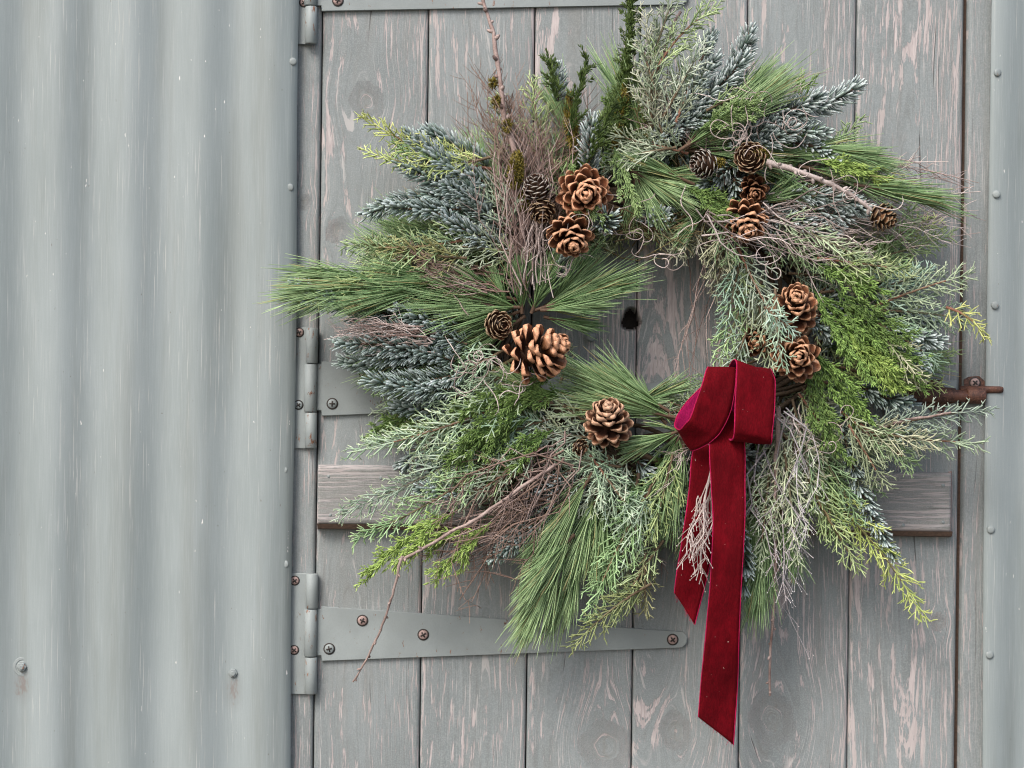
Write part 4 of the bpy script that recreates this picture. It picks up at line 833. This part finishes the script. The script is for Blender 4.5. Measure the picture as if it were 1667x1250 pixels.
# ------------------------------------------------------------------ pine cones
def scale_mesh(kind):
    us = (0, .22, .44, .62, .76, .87, .95, 1.0); nu, nv = 8, 5; V, F, C = [], [], []
    for side in (0, 1):
        for i in range(nu):
            u = us[i]
            hw = (.13 + .37 * math.sin(min(1, u * 1.2) * math.pi / 2) ** 1.5) * (1 if u < .78 else math.sqrt(1 - ((u - .78) / .275) ** 2))
            for j in range(nv):
                y = (j / (nv - 1) * 2 - 1); x = u - .13 * (y * y) * u
                z = .30 * u ** 2.2 * (1 if kind == 0 else .5) + .10 * (y * y) * hw           # cupped, lifting at the tip
                th = .03 + .15 * max(0, (u - .55) / .45) * (1 - .70 * y * y)
                if side: z -= th
                if side and u > .8: z -= .02
                V.append((x, y * hw, z))
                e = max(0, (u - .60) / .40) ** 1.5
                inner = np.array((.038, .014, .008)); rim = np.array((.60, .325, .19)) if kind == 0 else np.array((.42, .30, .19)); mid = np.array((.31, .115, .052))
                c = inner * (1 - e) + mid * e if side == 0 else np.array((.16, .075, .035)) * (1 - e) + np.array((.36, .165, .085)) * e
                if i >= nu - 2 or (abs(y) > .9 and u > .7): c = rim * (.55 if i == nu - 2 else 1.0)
                C.append(c)
    n = nu * nv
    for i in range(nu - 1):
        for j in range(nv - 1):
            a = i * nv + j; F.append((a, a + nv, a + nv + 1, a + 1)); F.append((n + a, n + a + 1, n + a + nv + 1, n + a + nv))
    for i in range(nu - 1):
        for j, fl in ((0, 0), (nv - 1, 1)):
            a = i * nv + j; q = (a, n + a, n + a + nv, a + nv); F.append(q[::-1] if fl else q)
    for j in range(nv - 1):
        a = (nu - 1) * nv + j; F.append((a, n + a, n + a + 1, a + 1)); F.append((j, j + 1, n + j + 1, n + j))
    return mesh_from('scale', np.array(V), np.array(F), np.array(C))
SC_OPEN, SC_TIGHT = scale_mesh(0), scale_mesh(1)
def tinted(me, f):
    m = me.copy(); at = m.attributes['col']; a = np.empty(len(m.vertices) * 4, np.float32); at.data.foreach_get('color', a); a = a.reshape(-1, 4); a[:, :3] *= np.array(f); at.data.foreach_set('color', a.ravel()); return m
for m in (SC_OPEN, SC_TIGHT): m.materials.append(M_CONE)
GREY = tinted(SC_TIGHT, (.95, 1.25, 1.75)); TAN = tinted(SC_TIGHT, (1.05, 1.1, 1.1)); SHADED = tinted(SC_OPEN, (.6, .55, .5)); PALE = tinted(SC_OPEN, (1.0, 1.12, 1.25)); WARM = tinted(SC_OPEN, (1.15, 1.1, 1.1))  # the darker open scales carry shade in their colour, for sunk cones
def cone(cx, cy, r, axis, label, d=.13, n=54, length=1.5, tight=False, me=None, seed=0):
    """axis = (right, up, towards viewer) of the tip; r in photo pixels"""
    q = np.random.RandomState(100 + seed); ax = nrm(np.array([axis[0], -axis[2], axis[1]], float)); Rr = r * S; L = Rr * length
    c = P(cx, cy, d); t0 = nrm(np.cross(ax, [.3, .2, .9])); t1 = np.cross(ax, t0); base = c - ax * L * .5
    M = me or (SC_TIGHT if tight else SC_OPEN)
    G = Geo(); u = np.linspace(0, 1, 9); prof = (np.array([.2, .34, .36, .33, .29, .24, .19, .13, .05]) if not tight else np.array([.25, .62, .72, .70, .62, .5, .36, .2, .05])) * Rr
    G.tubes((base + ax * (u * L * .92)[:, None])[None], prof[None], np.tile(np.array((.05, .024, .012)), (1, 9, 1)), K=10)
    root = G.build('pine_cone', M_CONE, None, base); tag(root, label, 'pine cone', 'pine cones wired on the wreath')
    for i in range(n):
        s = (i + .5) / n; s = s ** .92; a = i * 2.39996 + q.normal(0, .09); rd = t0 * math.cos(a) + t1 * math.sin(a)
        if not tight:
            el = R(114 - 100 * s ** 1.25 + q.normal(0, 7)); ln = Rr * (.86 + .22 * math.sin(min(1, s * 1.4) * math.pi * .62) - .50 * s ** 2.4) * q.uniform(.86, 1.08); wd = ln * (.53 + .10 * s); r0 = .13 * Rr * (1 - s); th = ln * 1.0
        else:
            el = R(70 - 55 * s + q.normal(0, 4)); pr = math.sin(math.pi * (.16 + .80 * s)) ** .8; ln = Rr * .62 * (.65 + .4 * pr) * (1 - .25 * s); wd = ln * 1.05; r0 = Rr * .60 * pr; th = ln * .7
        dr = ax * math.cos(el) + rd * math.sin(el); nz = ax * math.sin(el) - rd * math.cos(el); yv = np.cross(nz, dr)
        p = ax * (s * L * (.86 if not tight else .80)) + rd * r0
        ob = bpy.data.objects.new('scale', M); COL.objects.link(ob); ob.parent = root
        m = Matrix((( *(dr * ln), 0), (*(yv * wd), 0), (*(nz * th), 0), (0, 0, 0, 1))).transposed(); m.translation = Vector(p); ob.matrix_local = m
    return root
cone(952, 315, 41, (.02, -.10, .95), 'large brown cone with a green sprig hanging over it, top of the upper left pair', .125, 54, 1.5, seed=1, me=WARM)
cone(929, 386, 34, (.10, -.55, .85), 'round open cone just below the one with a green sprig', .130, 47, 1.5, seed=2)
cone(880, 572, 43, (.88, .28, .50), 'biggest cone, lying sideways with its tip pointing right at the opening', .130, 58, 1.8, seed=3, me=WARM)
cone(812, 529, 23, (.50, -.02, .85), 'small tight cone with a spiral end beside the biggest cone', .120, 46, 1.5, True, TAN, seed=4)
cone(989, 684, 37, (-.03, .62, .80), 'pale rimmed cone standing tip up between the lower left needles and the bow', .130, 54, 1.6, seed=5, me=PALE)
cone(945, 728, 14, (.5, -.2, .6), 'tiny brown cone half buried below left of the pale rimmed cone', .115, 26, 1.3, True, TAN, seed=6)
cone(1213, 363, 34, (.05, -.50, .85), 'open brown cone crossed by fine pale twigs at upper right', .115, 47, 1.5, seed=7)
cone(1226, 310, 24, (.05, -.35, .85), 'dark shaded cone sunk behind the twig crossed cone', .095, 38, 1.4, seed=8, me=SHADED)
cone(1293, 499, 36, (-.02, .42, .88), 'upper cone of the pair above the bow, in bright green sprays', .125, 50, 1.55, seed=9)
cone(1297, 582, 36, (-.05, .02, .98), 'lower cone of the pair, right beside the bow top', .130, 47, 1.5, seed=10)
cone(1237, 556, 27, (-.4, -.1, .85), 'shaded cone hidden behind juniper left of the bow side pair', .085, 38, 1.4, seed=11, me=SHADED)
cone(1143, 267, 23, (-.85, -.15, .45), 'grey brown closed cone lying with its tip to the left in the top foliage', .120, 46, 1.9, True, GREY, seed=12)
cone(1221, 256, 25, (-.25, .1, .9), 'mossy closed cone at the start of the knobbly pale twig', .120, 44, 1.4, True, TAN, seed=13)
cone(1440, 355, 22, (.75, -.50, .40), 'light tan cone out on the right hand twigs', .100, 44, 2.0, True, TAN, seed=14)
cone(873, 302, 22, (-.25, .75, .55), 'silvery grey cone on the mossy branch, upper of two', .118, 46, 1.9, True, GREY, seed=15)
cone(882, 345, 21, (.05, -.75, .55), 'brown narrow cone on the mossy branch, lower of two', .115, 46, 1.9, True, TAN, seed=16)

# ------------------------------------------------------------------ velvet bow
bow = tag(link('bow', None, loc=tuple(P(1195, 640, .12))), 'dark red velvet ribbon bow with two loops and two long tails', 'bow')
BL = np.array(bow.location)
def catmull(a, n):
    a = np.array(a, float); m = len(a); t = np.linspace(0, m - 1, n); i = np.clip(t.astype(int), 0, m - 2); f = (t - i)[:, None]
    p0, p1, p2, p3 = a[np.clip(i - 1, 0, m - 1)], a[i], a[i + 1], a[np.clip(i + 2, 0, m - 1)]
    return .5 * (2 * p1 + (p2 - p0) * f + (2 * p0 - 5 * p1 + 4 * p2 - p3) * f ** 2 + (3 * p1 - p0 - 3 * p2 + p3) * f ** 3)
def ribbon(name, st, n=60, m=9, flip=False, cup=.0, label=None, wav=.0012, cutend=0.0):
    A = np.array([P(*s[:3]) for s in st]); B = np.array([P(*s[3:]) for s in st]); A, B = catmull(A, n), catmull(B, n)
    v = np.linspace(0, 1, m); g = A[:, None] * (1 - v)[None, :, None] + B[:, None] * v[None, :, None]
    du = np.gradient(g, axis=0); dv = np.gradient(g, axis=1); nr = nrm(np.cross(du, dv)) * (-1 if flip else 1)
    tt = np.linspace(0, 1, n)[:, None]; wz = rs.uniform(0, 6.28, 4); g = g + nr * ((wav * np.sin(tt * 9 + v[None] * 2.2) + wav * .55 * np.sin(tt * 23 + v[None] * 5 + wz[0]) * np.sin(v[None] * 3 + wz[1]) + wav * .35 * np.sin(tt * 41 - v[None] * 4 + wz[2]) + cup * (1 - (2 * v[None] - 1) ** 2))[:, :, None])
    T = .0011; top, bot = g + nr * T * .5, g - nr * T * .5
    V = np.concatenate([top.reshape(-1, 3), bot.reshape(-1, 3)]) - BL
    i = (np.arange(n - 1)[:, None] * m + np.arange(m - 1)[None]).ravel(); q = np.stack([i, i + m, i + 1 + m, i + 1], -1); N = n * m
    e = np.arange(n - 1) * m; s1 = np.stack([e, e + N, e + m + N, e + m], -1); e2 = e + m - 1; s2 = np.stack([e2, e2 + m, e2 + m + N, e2 + N], -1)
    h = np.arange(m - 1); h2 = h + (n - 1) * m; s3 = np.stack([h, h + 1, h + 1 + N, h + N], -1); s4 = np.stack([h2, h2 + N, h2 + 1 + N, h2 + 1], -1)
    F = np.concatenate([q if not flip else q[:, ::-1], (q[:, ::-1] if not flip else q) + N, s1, s2, s3, s4]); k = len(q)
    mi = np.concatenate([np.zeros(k), np.ones(k), np.full(len(F) - 2 * k, 2)])
    o = link(name, mesh_from(name, V, F, mat_idx=mi), [M_VELVET, M_BACK, M_EDGE], bow)
    if label: o['label'] = label
    for c in (0, m - 1):
        G = Geo(); G.tubes(g[None, :, c], np.full((1, n), .00085), np.ones((1, n, 3)), K=5); ed = G.build('selvedge', M_EDGE, None, BL); ed.parent = o; ed.location = (0, 0, 0)
    if name == 'tail':   # threads pulled loose along the cut
        e0 = g[-1]; m2 = 26; t_ = rs.uniform(0, m - 1.01, m2); i_ = t_.astype(int); f_ = (t_ - i_)[:, None]; q = e0[i_] * (1 - f_) + e0[i_ + 1] * f_
        dn = nrm(g[-1] - g[-3])[i_] + rs.normal(0, .35, (m2, 3)); l_ = rs.uniform(.0008, .0045, (m2, 1))
        G = Geo(); G.tubes(np.stack([q - dn * .0006, q + dn * l_ * .5, q + dn * l_ + rs.normal(0, .0006, (m2, 3))], 1), np.full((m2, 3), .00022), np.ones((m2, 3, 3)), K=3); fr_ = G.build('frayed_thread', M_EDGE, None, BL); fr_['kind'] = 'stuff'; fr_.parent = o; fr_.location = (0, 0, 0)
    return o
ribbon('tail', [(1150, 690, .085, 1205, 690, .085), (1138, 720, .105, 1182, 720, .105), (1127, 740, .112, 1172, 740, .112), (1122, 800, .112, 1170, 800, .110), (1112, 870, .105, 1163, 870, .104), (1102, 930, .095, 1152, 935, .094), (1098, 965, .09, 1131, 1017, .09)], label='shorter back tail with a slanted end', flip=False)
ribbon('tail', [(1168, 640, .10, 1220, 650, .10), (1158, 690, .128, 1212, 705, .128), (1155, 735, .135, 1213, 738, .135), (1158, 790, .137, 1213, 790, .137), (1161, 850, .137, 1212, 856, .137), (1157, 940, .13, 1207, 945, .13), (1150, 1020, .115, 1203, 1030, .115), (1142, 1100, .098, 1201, 1110, .098), (1137, 1167, .085, 1194, 1213, .085)], n=90, label='longer front tail hanging below the wreath', flip=False, wav=.0018)
ribbon('loop', [(1165, 612, .10, 1215, 602, .10), (1155, 600, .128, 1204, 599, .125), (1150, 603, .136, 1199, 603, .132), (1143, 626, .146, 1197, 632, .140), (1134, 652, .152, 1190, 668, .144), (1124, 680, .152, 1174, 702, .143), (1115, 692, .147, 1160, 716, .139), (1107, 700, .136, 1143, 727, .13), (1101, 698, .122, 1126, 732, .118), (1099, 689, .110, 1128, 716, .105), (1104, 674, .098, 1150, 690, .094), (1120, 652, .092, 1172, 662, .09), (1142, 630, .09, 1190, 640, .088)], n=110, label='left loop folded open to its pink inside', flip=False, wav=.0011)
ribbon('loop', [(1176, 618, .098, 1240, 612, .098), (1187, 597, .12, 1252, 602, .12), (1194, 588, .142, 1258, 607, .138), (1199, 592, .153, 1262, 617, .148), (1199, 620, .158, 1262, 640, .153), (1197, 660, .16, 1260, 675, .156), (1196, 698, .16, 1257, 705, .157), (1195, 711, .155, 1256, 717, .152), (1191, 717, .144, 1253, 721, .142), (1187, 713, .132, 1250, 715, .13), (1185, 700, .125, 1248, 700, .122), (1185, 670, .118, 1247, 670, .116), (1188, 640, .11, 1247, 640, .11)], n=110, label='right loop standing flat in front', flip=False, wav=.0011)
